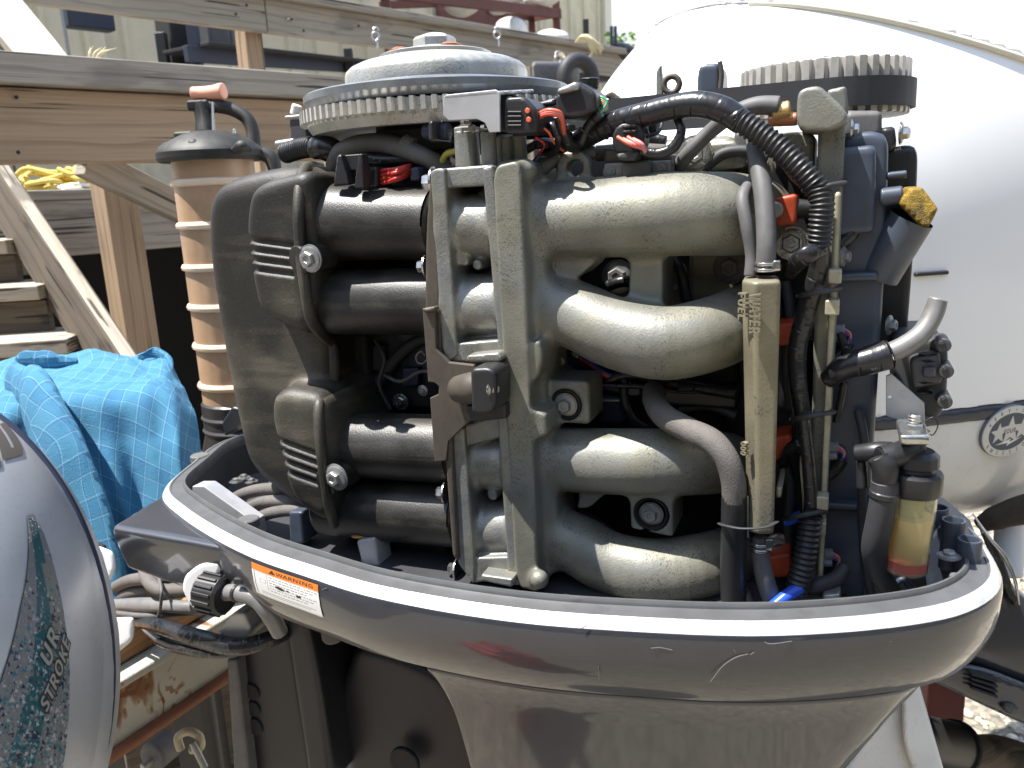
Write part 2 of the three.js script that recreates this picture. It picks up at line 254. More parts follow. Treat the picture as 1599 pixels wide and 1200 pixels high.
M.hose = std({ color: lin(0.13, 0.127, 0.125), map: rep(T.grime, 0.09), roughness: 0.6 });
M.hoseBrown = std({ color: lin(0.14, 0.126, 0.116), map: rep(T.grime, 0.07), roughness: 0.75, bumpMap: rep(T.castB, 0.08), bumpScale: 0.0004 });
M.hoseSilver = phy({ color: lin(0.24, 0.235, 0.23), roughness: 0.45, metalness: 0.2, map: rep(T.grime, 0.1) });
M.steel = std({ color: lin(0.62, 0.61, 0.58), metalness: 0.9, roughness: 0.32, roughnessMap: rep(T.rough, 0.03), map: rep(T.grime, 0.03) });
M.steelDull = std({ color: lin(0.42, 0.42, 0.41), metalness: 0.7, roughness: 0.45, map: rep(T.grime, 0.06) });
M.fly = std({ color: lin(0.53, 0.53, 0.52), metalness: 0.45, roughness: 0.48, map: rep(T.cast, 0.2), bumpMap: rep(T.castB, 0.2), bumpScale: 0.0002 });
M.rotor = std({ color: lin(0.27, 0.29, 0.33), metalness: 0.6, roughness: 0.42, map: rep(T.cast, 0.15) });
M.gear = std({ color: lin(0.68, 0.65, 0.6), metalness: 0.5, roughness: 0.42, map: rep(T.grime, 0.05) });
M.sheet = std({ color: lin(0.56, 0.56, 0.57), metalness: 0.35, roughness: 0.42, map: rep(T.grime, 0.2) });
M.cover = phy({ color: lin(0.058, 0.073, 0.105), roughness: 0.42, map: rep(T.grime, 0.2), clearcoat: 0.2, clearcoatRoughness: 0.4 });
M.pan = phy({ color: lin(0.032, 0.034, 0.044), metalness: 0.1, roughness: 0.4, map: rep(T.grime, 0.5), clearcoat: 1, clearcoatRoughness: 0.07 });
M.panRim = phy({ color: lin(0.14, 0.14, 0.142), metalness: 0.3, roughness: 0.42, map: rep(T.grime, 0.15) });
M.panGlint = phy({ color: lin(0.72, 0.71, 0.69), metalness: 0.3, roughness: 0.35, map: rep(T.grime, 0.15) });  // pale tone paints the sun glint on the rim bevel
M.panIn = std({ color: lin(0.05, 0.05, 0.055), roughness: 0.6, map: rep(T.grime, 0.2) });
M.darkGrey = phy({ color: lin(0.075, 0.075, 0.08), roughness: 0.5, metalness: 0.2, map: rep(T.grime, 0.3) });
M.clampGrey = phy({ color: lin(0.018, 0.02, 0.025), roughness: 0.42, metalness: 0.2, map: rep(T.grime, 0.3) });
M.navy = std({ color: lin(0.02, 0.026, 0.05), roughness: 0.5 });
M.orange = phy({ color: lin(0.5, 0.07, 0.02), roughness: 0.45, map: rep(T.grime, 0.05) });
M.red = phy({ color: lin(0.45, 0.03, 0.03), roughness: 0.4 });
M.wireOrange = phy({ color: lin(0.7, 0.12, 0.06), roughness: 0.4 });
M.wirePink = phy({ color: lin(0.6, 0.2, 0.22), roughness: 0.4 });
M.wireGreen = phy({ color: lin(0.03, 0.3, 0.16), roughness: 0.4 });
M.wireYellow = phy({ color: lin(0.45, 0.4, 0.08), roughness: 0.4 });
M.wireBlue = phy({ color: lin(0.02, 0.08, 0.5), roughness: 0.3 });
M.grayConn = phy({ color: lin(0.3, 0.3, 0.31), roughness: 0.5, map: rep(T.grime, 0.04) });
M.copper = std({ color: lin(0.5, 0.22, 0.12), metalness: 0.8, roughness: 0.4 });
M.brass = std({ color: lin(0.6, 0.4, 0.16), metalness: 0.8, roughness: 0.4 });
M.yellowCap = std({ color: lin(0.5, 0.34, 0.03), map: rep(T.dust, 0.05), roughness: 0.6, bumpMap: rep(T.castB, 0.06), bumpScale: 0.001 });
M.clip = std({ color: lin(0.5, 0.46, 0.33), roughness: 0.5, metalness: 0.3, map: rep(T.grime, 0.04) });
M.white = phy({ color: lin(0.84, 0.83, 0.79), roughness: 0.35, clearcoat: 0.6, clearcoatRoughness: 0.12, map: rep(T.grime, 0.9) });
M.whiteHood = phy({ color: lin(0.92, 0.92, 0.92), roughness: 0.3, clearcoat: 0.8, clearcoatRoughness: 0.12 });
M.whitePlastic = phy({ color: lin(0.72, 0.72, 0.72), roughness: 0.45 });
M.creamTrim = phy({ color: lin(0.72, 0.68, 0.56), roughness: 0.4 });
M.woodGrey = std({ map: rep(T.woodGrey, 1.3, 0.32), roughness: 0.85, bumpMap: rep(T.woodB, 0.9, 0.2), bumpScale: 0.0012 });
M.woodTan = std({ map: rep(T.woodTan, 1.5, 0.34), roughness: 0.8, bumpMap: rep(T.woodB, 0.9, 0.2), bumpScale: 0.001 });
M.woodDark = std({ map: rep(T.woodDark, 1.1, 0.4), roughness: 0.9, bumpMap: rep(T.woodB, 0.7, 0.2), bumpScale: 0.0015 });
M.woodOrange = std({ color: lin(0.85, 0.62, 0.42), map: rep(T.woodTan, 0.8, 0.25), roughness: 0.8, bumpMap: rep(T.woodB, 0.9, 0.2), bumpScale: 0.001 });
M.siding = std({ color: lin(0.78, 0.71, 0.52), roughness: 0.6, map: rep(T.grime, 1.8) });
M.redSteel = std({ color: lin(0.14, 0.045, 0.035), roughness: 0.6, map: rep(T.grime, 0.4) });
M.rope = std({ color: lin(0.62, 0.55, 0.36), roughness: 0.85, bumpMap: rep(T.woodB, 0.03, 0.05), bumpScale: 0.001 });
M.ropeYellow = std({ color: lin(0.62, 0.48, 0.12), roughness: 0.8, bumpMap: rep(T.woodB, 0.03, 0.05), bumpScale: 0.001 });
M.foam = std({ color: lin(0.75, 0.74, 0.7), roughness: 0.7, map: rep(T.grime, 0.4) });
M.plaid = phy({ map: rep(T.plaid, 0.052), roughness: 0.9, sheen: 0.3, sheenRoughness: 0.6, side: THREE.DoubleSide, bumpMap: rep(T.castB, 0.12), bumpScale: 0.0006 });
M.rust = std({ map: rep(T.rust, 0.42), roughness: 0.75, bumpMap: rep(T.grain, 0.1), bumpScale: 0.0004 });
M.ground = std({ map: rep(T.gravel, 0.8), roughness: 0.95, color: lin(0.5, 0.485, 0.455), bumpMap: rep(T.gravel, 0.8), bumpScale: 0.008 });
M.greyHood = phy({ color: lin(0.6, 0.615, 0.64), metalness: 0.4, roughness: 0.45, clearcoat: 0.25, clearcoatRoughness: 0.25, map: rep(T.grime, 0.6) });
M.tan = phy({ color: lin(0.58, 0.37, 0.22), roughness: 0.4, transmission: 0.15, thickness: 0, map: rep(T.grime, 0.4) });
M.tanRing = phy({ color: lin(0.68, 0.52, 0.38), roughness: 0.3 });
M.capGrey = phy({ color: lin(0.06, 0.06, 0.06), roughness: 0.6, map: rep(T.dust, 0.15) });
M.handleOrange = phy({ color: lin(0.8, 0.38, 0.26), roughness: 0.5 });
// ================================================================ the setting
{
  const g = new THREE.PlaneGeometry(700, 700, 1, 1); g.rotateX(-Math.PI / 2);
  const p = g.attributes.position, uv = g.attributes.uv; for (let i = 0; i < p.count; i++) uv.setXY(i, p.getX(i), p.getZ(i));
  struct('ground', g, M.ground);
  // loose stones where the photograph looks at the gravel
  const st = new THREE.IcosahedronGeometry(1, 1), sp = st.attributes.position; for (let i = 0; i < sp.count; i++) { const k = 0.8 + 0.4 * vn(sp.getX(i) * 2 + 9, sp.getY(i) * 2 + sp.getZ(i) * 3 + 9); sp.setXYZ(i, sp.getX(i) * k, sp.getY(i) * k * 0.65, sp.getZ(i) * k); }
  st.computeVertexNormals();
  const c = atY(1540, 1130, 0), N = 9000, im = new THREE.InstancedMesh(st, std({ color: lin(0.6, 0.56, 0.49), roughness: 0.9 }), N), m = new THREE.Matrix4(), q = new THREE.Quaternion(), col = new THREE.Color();
  for (let i = 0; i < N; i++) { const s = rr(0.005, 0.016); q.setFromEuler(new THREE.Euler(rr(-0.4, 0.4), rr(0, 6.3), rr(-0.4, 0.4))); m.compose(V3(c.x + rr(-1.3, 1.2), s * 0.3, c.z + rr(-1.5, 1.2)), q, V3(s * rr(0.8, 1.3), s, s)); im.setMatrixAt(i, m); const k = rr(0.55, 1.15); im.setColorAt(i, col.setRGB(k, k * rr(0.92, 1), k * rr(0.82, 0.98))); }
  im.name = 'gravel'; im.userData = { label: 'pale loose gravel on the ground under the motors', category: 'gravel', kind: 'stuff' }; im.castShadow = im.receiveShadow = true; scene.add(im);
}
// a board between two world points: h high, t thick, its broad face towards 'face'
function board(parent, name, a, b, h, t, mat, { roll = 0, up = V3(0, 1, 0), label, r = 0.004 } = {}) {
  const L = a.distanceTo(b), g = rbox(L, h, t, r), x = b.clone().sub(a).normalize(), z = V3().crossVectors(x, up).normalize(), y = V3().crossVectors(z, x);
  const m = part(parent, name, g, mat, label); m.position.copy(a).add(b).multiplyScalar(0.5);
  m.quaternion.setFromRotationMatrix(new THREE.Matrix4().makeBasis(x, y, z)); if (roll) m.rotateX(roll); return m;
}
const RD = V3(0.67, 0, -0.742);                 // the deck's long side runs away to the right
const along = (p0, px, y = null) => {           // where the line through p0 along RD crosses pixel column px
  let lo = -2, hi = 14; for (let i = 0; i < 50; i++) { const t = (lo + hi) / 2, w = p0.clone().addScaledVector(RD, t), q = w.sub(camPos).applyQuaternion(camQ.clone().invert()); (799.5 - FOCAL * q.x / q.z < px) ? lo = t : hi = t; } return p0.clone().addScaledVector(RD, lo);
};
// ---------------------------------------------------------------- shed of cream siding
{
  const shed = thing('metal_shed', 'cream metal-sided shed behind the deck railing', 'shed');
  const a = at(-120, 60, 5.0); a.y = 0; const b = along(a.clone().setY(1.8), 948); b.y = 0;
  const L = a.distanceTo(b), n = 13, w = L / n, H = 4.2, sh = new THREE.Shape(); sh.moveTo(0, 0);
  const rib = (x) => { sh.lineTo(x - 0.03, 0); sh.lineTo(x - 0.016, -0.03); sh.lineTo(x + 0.016, -0.03); sh.lineTo(x + 0.03, 0); };
  for (let k = 1; k <= 2; k++) rib(w * (k - 0.5) / 2 * 1); sh.lineTo(w - 0.002, 0); sh.lineTo(w - 0.002, 0.02); sh.lineTo(0, 0.02); sh.closePath();
  const g = new THREE.ExtrudeGeometry(sh, { depth: H, bevelEnabled: false }); g.rotateX(-Math.PI / 2); const pg = boxUV(g);
  const rot = Math.atan2(-RD.z, RD.x);
  for (let i = 0; i < n; i++) { const m = part(shed, nameK('siding_panel', i), pg, M.siding); m.position.copy(a).addScaledVector(RD, w * i); m.rotation.y = rot; m.position.y = 0; }
  const tr = part(shed, 'corner_trim', rbox(0.14, H, 0.14, 0.01), M.creamTrim); tr.position.copy(b).setY(H / 2); tr.rotation.y = rot;
  const back = part(shed, 'side_wall', rbox(0.04, H, 4, 0.01), M.siding); back.position.copy(b).add(V3(-0.742, 0, -0.67).multiplyScalar(2.05)).setY(H / 2); back.rotation.y = rot;
}
function nameK(n, i) { return i ? `${n}_${String(i).padStart(3, '0')}` : n; }
const depthOf = (w) => -w.clone().sub(camPos).applyQuaternion(camQ.clone().invert()).z;
// navy box fixed on the shed wall
{
  const t = thing('wall_box', 'dark navy rectangular box hung on the cream shed wall', 'box'); const c = at(138, 30, 4.9);
  const g = part(t, 'case', rbox(0.27, 0.12, 0.1, 0.012), M.navy); const g2 = part(t, 'lid', rbox(0.285, 0.02, 0.115, 0.006), M.navy); g2.position.y = 0.066; t.position.copy(c); t.rotation.y = Math.atan2(-RD.z, RD.x);
  const wg = part(t, 'cable', sweep([V3(-0.16, 0.9, 0.02), V3(-0.165, 0.2, 0.03), V3(-0.16, -0.1, 0.03), V3(-0.15, -0.7, 0.02)], 0.012, { seg: 8 }), M.steelDull);
}
// dark steel shelf with grey cases on it
{
  const t = thing('metal_shelf', 'black steel shelf unit with perforated uprights against the shed', 'shelf');
  const p = (px, py, d) => at(px, py, d);
  for (const [x, d] of [[249, 4.75], [300, 4.55], [540, 5.5], [610, 6.3]]) { const a = p(x, 40, d), u = part(t, 'upright', rbox(0.055, 2.3, 0.055, 0.004), x === 300 ? M.navy : M.black); u.position.copy(a).setY(1.35); for (let k = 0; k < 9; k++) { const h = part(u, 'slot', rbox(0.014, 0.03, 0.004, 0.001), M.sheet); h.position.set(0, -0.1 + k * 0.09, 0.03); } }
  board(t, 'shelf_beam', p(290, 84, 4.5), p(612, 108, 6.0), 0.085, 0.04, M.navy);
  board(t, 'shelf_beam', p(245, 108, 4.6), p(420, 118, 5.2), 0.06, 0.04, M.black);
  board(t, 'shelf_deck', p(290, 84, 4.62).setY(at(290, 84, 4.62).y + 0.03), p(612, 108, 6.1), 0.02, 0.4, M.pit, {});
  for (const [x, y, d, w, h, m] of [[330, 55, 4.75, 0.14, 0.24, M.darkGrey], [362, 58, 4.85, 0.13, 0.24, M.hose], [275, 60, 4.9, 0.16, 0.4, M.pit]]) { const s = solo('storage_case', rbox(w, h, 0.2, 0.02), m, x === 330 ? 'left dark grey mesh-textured case on the steel shelf' : x === 362 ? 'right grey-brown case on the steel shelf beside the post' : 'black coil of hose hanging between the shelf uprights', x === 275 ? 'hose' : 'case'); s.position.copy(p(x, y, d)); s.rotation.y = 0.8; }
}
// red-brown steel rack with white floats on it
{
  const t = thing('steel_rack', 'red-brown steel rack standing against the cream shed', 'rack'); const p = at;
  for (const [x, d] of [[604, 6.5], [869, 8.0], [830, 8.8], [688, 7.4]]) { const u = part(t, 'post', rbox(0.07, 3.2, 0.07, 0.006), M.redSteel); u.position.copy(p(x, 30, d)).setY(1.7); }
  board(t, 'rail', p(590, -14, 6.4), p(874, 22, 8.0), 0.09, 0.05, M.redSteel); board(t, 'rail', p(760, 14, 8.3), p(835, 26, 8.8), 0.09, 0.05, M.redSteel); board(t, 'rail', p(832, 27, 8.8), p(872, 20, 8.0), 0.08, 0.05, M.redSteel);
  board(t, 'rail', p(595, 8, 6.9), p(700, 5, 7.5), 0.06, 0.05, M.redSteel);
  board(t, 'back_panel', p(690, 34, 7.9), p(800, 34, 8.6), 0.36, 0.03, M.redSteel);
  const fl = (x, y, d, sx, sy, lab) => { const g = new THREE.SphereGeometry(1, 20, 14), q = g.attributes.position; for (let i = 0; i < q.count; i++) { const k = 1 + 0.16 * (vn(q.getX(i) * 1.7 + 40 + x, q.getY(i) * 1.7 + q.getZ(i) + 40) - 0.5); q.setXYZ(i, q.getX(i) * k, q.getY(i) * k, q.getZ(i) * k); } g.scale(sx, sy, sx * 0.6); g.computeVertexNormals(); const s = solo('foam_float', boxUV(g.toNonIndexed()), M.foam, lab, 'float'); s.position.copy(p(x, y, d)); };
  fl(722, 2, 7.5, 0.2, 0.13, 'large cream rounded float hanging under the red rack rail'); fl(779, 14, 8.0, 0.1, 0.06, 'small white float on the red rack below its rail'); fl(800, -6, 7.6, 0.12, 0.06, 'flat white float on top of the red rack, left one'); fl(846, 0, 7.8, 0.17, 0.06, 'flat white float on top of the red rack, right one');
  fl(798, 50, 7.6, 0.16, 0.14, 'round white float behind the railing cap below the rack'); fl(860, 62, 7.5, 0.18, 0.09, 'low white float behind the railing right of the rack post');
}
// ---------------------------------------------------------------- deck, railings and stairs of weathered timber
const deck = thing('timber_deck', 'raised weathered timber deck with a grey fascia board', 'deck');
{
  const fTop = at(150, 311, 2.55), a0 = along(fTop, -40), b0 = along(fTop, 620), hy = 0.165, back = V3(-0.742, 0, -0.67);
  const a = a0.clone().setY(fTop.y - hy / 2), b = b0.clone().setY(fTop.y - hy / 2);
  board(deck, 'fascia_board', a, b, hy, 0.04, M.woodGrey, { label: 'grey fascia board with swirling grain' });
  const far = b.clone().addScaledVector(RD, 5);
  board(deck, 'fascia_board', b.clone().addScaledVector(RD, 0.003), far, hy, 0.04, M.woodGrey);
  for (let i = 0; i < 16; i++) { const o = back.clone().multiplyScalar(0.045 + i * 0.145); board(deck, nameK('floor_board', i), a.clone().add(o).setY(fTop.y + 0.016), far.clone().add(o).setY(fTop.y + 0.016), 0.03, 0.138, M.woodGrey); }
  for (let i = 0; i < 6; i++) { const s = a.clone().addScaledVector(RD, 0.3 + i * 0.9).addScaledVector(back, 0.05).setY(fTop.y - 0.09); board(deck, nameK('joist', i), s, s.clone().addScaledVector(back, 2.2), 0.15, 0.04, M.woodDark); }
  const bw = a.clone().addScaledVector(back, 2.1), bw2 = far.clone().addScaledVector(back, 2.1); bw.y = bw2.y = 0.72; board(deck, 'shade_wall', bw, bw2, 1.43, 0.05, M.pit);  // added near-black wall stands for the shade under the deck
  const lw = a.clone().addScaledVector(RD, -0.05).setY(0.66); board(deck, 'shade_wall', lw, lw.clone().addScaledVector(back, 2.1), 1.3, 0.05, M.woodDark);  // added side wall keeps the space below the floor dark
  // post standing in front of the fascia, with a knot
  const pt = at(172, 262, 2.33), pb = at(222, 640, 2.2); pb.set(pt.x, 0.1, pt.z);
  const m = board(deck, 'post', pb, pt.clone().setY(1.6), 0.092, 0.092, M.woodTan, { up: RD, label: 'tan square post with a dark knot' });
}
const rail = thing('deck_railing', 'near weathered railing beam with a flat cap board left of the motor', 'railing', 'timber deck railings');
rail.userData.label = 'near heavy railing beam with flat cap board behind the pump'; delete rail.userData.group;
{
  const c = at(0, 172, 1.72), cb = at(0, 112, 1.72), d = RD;
  const yF = at(0, 198, 1.72).y, yC = cb.y;
  const f0 = along(c.clone().setY(yF), -60), f1 = along(c.clone().setY(yF), 640), hF = (at(0, 139, 1.72).y - at(0, 258, 1.72).y);
  board(rail, 'rail_board', f0.clone().setY(yF), f1.clone().setY(yF + 0.01), hF, 0.045, M.woodTan, { label: 'broad brown rail board with wavy grain' });
  const hC = at(0, 86, 1.72).y - at(0, 134, 1.72).y; const o = V3(0.742, 0, 0.67).multiplyScalar(0.012);
  board(rail, 'cap_board', f0.clone().add(o).setY(yC), f1.clone().add(o).setY(yC + 0.012), hC, 0.09, M.woodGrey, { label: 'grey cap board' });
  const pp = at(12, 258, 2.9); board(rail, 'post', pp.clone().setY(1.3), pp.clone().setY(yF), 0.09, 0.09, M.woodGrey, { up: RD });
  const q0 = at(128, 250, 1.95), q1 = at(300, 335, 2.25); board(rail, 'brace', q0, q1, 0.075, 0.04, M.woodGrey, { label: 'sloping grey brace under the beam' });
  const p2 = along(c.clone(), 556).addScaledVector(V3(-0.742, 0, -0.67), 0.07); board(rail, 'post', p2.clone().setY(0.2), p2.clone().setY(yF), 0.09, 0.09, M.woodTan, { up: RD });
}
{
  const t = thing('deck_railing', 'far upper railing board running along in front of the shed', 'railing');
  const p0 = at(412, 24, 3.6), yT = at(412, 0, 3.6).y, yB = at(412, 51, 3.6).y, ym = (yT + yB) / 2, a = along(p0, -150).setY(ym), j = along(p0, 412).setY(ym), b = along(p0, 1180).setY(ym);
  const s = (w, k) => w.clone().addScaledVector(V3(0, 1, 0), k);
  board(t, 'rail_board', a, j.clone().addScaledVector(RD, -0.004), yT - yB, 0.04, M.woodGrey); board(t, 'rail_board', j, s(b, 0.0), yT - yB, 0.04, M.woodGrey);
  const o = V3(0.742, 0, 0.67).multiplyScalar(0.01); board(t, 'cap_board', s(a.clone().add(o), (yT - yB) / 2 + 0.018), s(b.clone().add(o), (yT - yB) / 2 + 0.018), 0.035, 0.1, M.woodGrey);
  for (const px of [398, 1150]) { const q = along(p0, px).addScaledVector(V3(-0.742, 0, -0.67), 0.07); board(t, 'post', q.clone().setY(1.35), q.clone().setY(yT - 0.02), 0.085, 0.085, M.woodTan, { up: RD }); }
  // pale sloping hand rail in full sun at the upper left corner
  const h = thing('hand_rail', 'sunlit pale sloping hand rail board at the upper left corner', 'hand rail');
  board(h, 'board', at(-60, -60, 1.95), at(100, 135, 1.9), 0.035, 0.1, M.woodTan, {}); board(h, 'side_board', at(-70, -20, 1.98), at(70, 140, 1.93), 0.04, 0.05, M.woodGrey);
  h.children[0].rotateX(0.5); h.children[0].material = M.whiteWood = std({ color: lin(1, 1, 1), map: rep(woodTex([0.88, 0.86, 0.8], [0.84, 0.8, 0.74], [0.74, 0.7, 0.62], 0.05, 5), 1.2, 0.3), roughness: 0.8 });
}
{ // nail heads, staples and a knot on the boards
  const nail = (parent, px, py, d, r, m, nm = 'nail') => part(parent, nm, boxUV(orient(cyl(r, r, 0.003, 14), at(px, py, d), V3(0.742, 0, 0.67))), m);
  const far = scene.children.find((o) => o.name === 'deck_railing_001');
  for (const [x, y] of [[368, 22], [455, 30], [474, 48], [385, 8], [560, 40], [700, 76]]) { const w = along(at(412, 24, 3.6), x), dd = depthOf(w); nail(far, x, y, dd - 0.035, 0.006, M.pit); }
  const st = part(far, 'staple', rbox(0.03, 0.006, 0.004, 0.001), M.steel); st.position.copy(at(452, 29, depthOf(along(at(412, 24, 3.6), 452)) - 0.03)); st.rotation.set(0, 0.8, 0.2);
  for (const [x, y] of [[25, 152], [28, 238], [560, 160], [556, 220]]) { const w = along(at(0, 172, 1.72), x), dd = depthOf(w); nail(rail, x, y, dd - 0.028, 0.004, M.pit); }
}
{ // stairs: stringer, treads and risers seen from the right
  const t = thing('wooden_stairs', 'worn dark wooden stairs with a pale edged stringer', 'stairs');
  const s0 = at(172, 560, 1.98), s1 = at(14, 318, 2.2), L = s1.clone().sub(s0), side = V3(-1, 0, 0.12).normalize();
  const dn = L.clone().normalize();
  board(t, 'stringer', s0.clone().addScaledVector(dn, -0.7), s1.clone().addScaledVector(dn, 0.08), 0.15, 0.042, M.woodDark, { label: 'weathered stringer with its sunlit top edge painted pale' });
  board(t, 'sunlit_edge', s0.clone().addScaledVector(dn, -0.7).add(V3(0, 0.092, 0)), s1.clone().addScaledVector(dn, 0.08).add(V3(0, 0.092, 0)), 0.008, 0.034, M.paleWood = std({ map: rep(woodTex([0.74, 0.7, 0.64], [0.66, 0.62, 0.56], [0.5, 0.46, 0.4], 0.5, 7), 0.8, 0.3), roughness: 0.9 }));  // pale strip paints the sunlit top of the stringer
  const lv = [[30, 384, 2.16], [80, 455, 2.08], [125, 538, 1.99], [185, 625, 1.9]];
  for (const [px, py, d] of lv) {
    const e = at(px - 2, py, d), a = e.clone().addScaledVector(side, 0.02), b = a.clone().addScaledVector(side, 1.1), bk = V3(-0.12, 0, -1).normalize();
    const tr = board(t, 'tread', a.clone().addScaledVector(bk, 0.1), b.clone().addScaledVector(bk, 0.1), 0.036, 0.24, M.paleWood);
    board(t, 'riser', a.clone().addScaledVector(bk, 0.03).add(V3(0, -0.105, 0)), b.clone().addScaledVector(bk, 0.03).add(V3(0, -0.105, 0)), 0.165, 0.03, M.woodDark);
  }
}
// ---------------------------------------------------------------- ropes, hooks and oddments on the deck
function ropePile(c, R, H, n, r, mat, seg = 8) { const pts = []; for (let i = 0; i < n; i++) { const a = i * 0.9 + rr(-0.3, 0.3), k = R * rr(0.35, 1); pts.push(V3(c.x + Math.cos(a) * k, c.y + r + H * (i / n) * rr(0.2, 1), c.z + Math.sin(a) * k * 0.7)); } return sweep(pts, r, { seg, div: n * 7 }); }
{
  const c = at(82, 300, 2.72), t = solo('rope_coil', join([ropePile(c, 0.13, 0.1, 40, 0.0075, M.ropeYellow), ropePile(c.clone().add(V3(0.05, 0, 0)), 0.1, 0.08, 24, 0.0075, M.ropeYellow)]), M.ropeYellow, 'tangled yellow rope lying on the deck beside the tan post', 'rope');
  const w = at(112, 300, 2.68); solo('rope_coil', ropePile(w, 0.055, 0.03, 18, 0.006, M.foam), std({ color: lin(0.7, 0.69, 0.66), roughness: 0.8 }), 'small white rope coil in front of the yellow rope', 'rope');
  const tuft = (px, py, d, lab) => solo('dry_weed', join([...Array(5)].map((_, i) => sweep([at(px + i * 4, py, d), at(px + i * 6 + rr(-4, 4), py - 9, d), at(px + i * 9 + rr(-3, 10), py - rr(14, 22), d)], [0.002, 0.003, 0.0006], { seg: 6 }))), M.rope, lab, 'weed');
  tuft(137, 92, 1.85, 'dry straw stuck on the railing cap below the navy box');
  const tan = thing('tan_strip', 'pale timber strip standing behind the pump cap', 'timber'); board(tan, 'strip', at(425, 240, 1.66), at(427, 400, 1.66), 0.02, 0.02, M.woodTan, { up: V3(1, 0, 0) });
}
{ // cream cord wound on the far railing
  const d = 5.0, P = (x, y, k = 0) => at(x, y, d - k), r = 0.006, gs = [];
  for (let i = 0; i < 9; i++) gs.push(sweep([P(899 + i * 2, 66, 0.05), P(908 + i, 57 - i % 3, 0.1), P(916 + i * 2.5, 62 + i, 0.1), P(921 + i * 2.4, 74 + i % 4, 0.08), P(926 + i * 2, 86 - (i % 3) * 4, 0.06)], [r, r, r, r, r * 0.4], { seg: 7 }));
  gs.push(sweep([P(926, 80, 0.07), P(915, 96, 0.07), P(899, 101, 0.07), P(886, 95, 0.07), P(878, 84, 0.07), P(874, 84, 0.08), P(881, 92, 0.09), P(882, 104, 0.09), P(883, 118, 0.09)], r, { seg: 7 }));
  solo('cream_cord', join(gs), M.rope, 'cream cord knotted and hanging on the far railing', 'cord');
  const hook = (x, y, dd, s, lab) => { const t = thing('snap_hook', lab, 'hook'), Q = (a, b) => at(x + a * s, y + b * s, dd); part(t, 'ring', sweep([Q(0, 8), Q(-5, 4), Q(-5, -3), Q(0, -6), Q(5, -3), Q(5, 4), Q(0, 8)], 0.0045, { seg: 8 }), M.steel); part(t, 'shank', sweep([Q(0, 6), Q(3, 12), Q(3, 20)], 0.006, { seg: 8 }), M.steel); part(t, 'swivel', sweep([Q(-1, -6), Q(-4, -10), Q(2, -13), Q(5, -9)], 0.005, { seg: 8 }), M.steel); };
  hook(586, 56, 3.9, 1, 'galvanised snap hook hanging left of the flywheel'); hook(776, 54, 4.5, 0.9, 'galvanised snap hook on the railing right of the flywheel nut'); hook(871, 92, 4.9, 0.9, 'grey snap hook tied to the cream cord');
  const dome = (x, y, dd, s, lab, cat) => { const g = new THREE.SphereGeometry(s, 28, 16); g.scale(1, 0.5, 0.7); const m = solo('black_buoy', boxUV(g.toNonIndexed()), M.black, lab, cat); m.position.copy(at(x, y, dd)); };
  dome(962, 82, 5.6, 0.13, 'black dome behind the right end of the far railing', 'buoy'); 
  const tr = new THREE.TorusGeometry(0.09, 0.04, 14, 36); const m = solo('dark_ring', boxUV(tr.toNonIndexed()), M.rubber, 'dark ring of unknown use below the far railing beside the flywheel', 'fender'); m.position.copy(at(903, 122, 4.4)); m.rotation.y = 0.5;  // a dark ring; what it belongs to is unknown
  const pegs = thing('clamp_post', 'two small dark pegs standing beyond the far railing', 'clamp'); for (const x of [955, 961]) { const p = part(pegs, 'peg', rbox(0.02, 0.12, 0.03, 0.004), M.navy); p.position.copy(at(x, 56, 5.5)); }
  const pk = solo('black_peg', rbox(0.035, 0.12, 0.03, 0.004), M.black, 'single black peg above the cream cord', 'peg'); pk.position.copy(at(915, 46, 5.2));
  // grey boxes and a dark beam under the far railing, behind the flywheel
  const bx = solo('grey_tarp', hullW([[830, 96, 4.3], [905, 96, 4.6], [905, 128, 4.6], [830, 128, 4.3]], 0.25), M.hose, 'grey tarpaulin heap under the far railing', 'tarpaulin');
  const dk = thing('dark_beam', 'dark beam beyond the far railing end', 'beam'); board(dk, 'beam', at(845, 118, 5.2), at(1000, 116, 5.9), 0.1, 0.1, M.navy);
  const bush = []; for (let i = 0; i < 160; i++) { const s = rr(0.012, 0.03), g = new THREE.CircleGeometry(s, 6); g.rotateX(rr(0, 3)); g.rotateY(rr(0, 6)); const c = at(rr(945, 992), rr(52, 78), 9.5 + rr(-0.2, 0.2)); g.translate(c.x, c.y, c.z); bush.push(g); }
  const tree = thing('far_bush', 'light green leaves beyond the end of the shed', 'bush'); part(tree, 'foliage', join(bush), std({ color: lin(0.16, 0.28, 0.06), roughness: 0.8, side: THREE.DoubleSide })).userData.kind = 'stuff';
  const c0 = at(968, 66, 9.5); part(tree, 'stem', sweep([V3(c0.x, 0, c0.z), c0], [0.03, 0.01], { seg: 6 }), M.woodDark);
}
function hullW(pts, depth) { const o = []; for (const [x, y, d] of pts) o.push(at(x, y, d), at(x, y, d + depth)); return hull(o, 0.03, 0.02); }
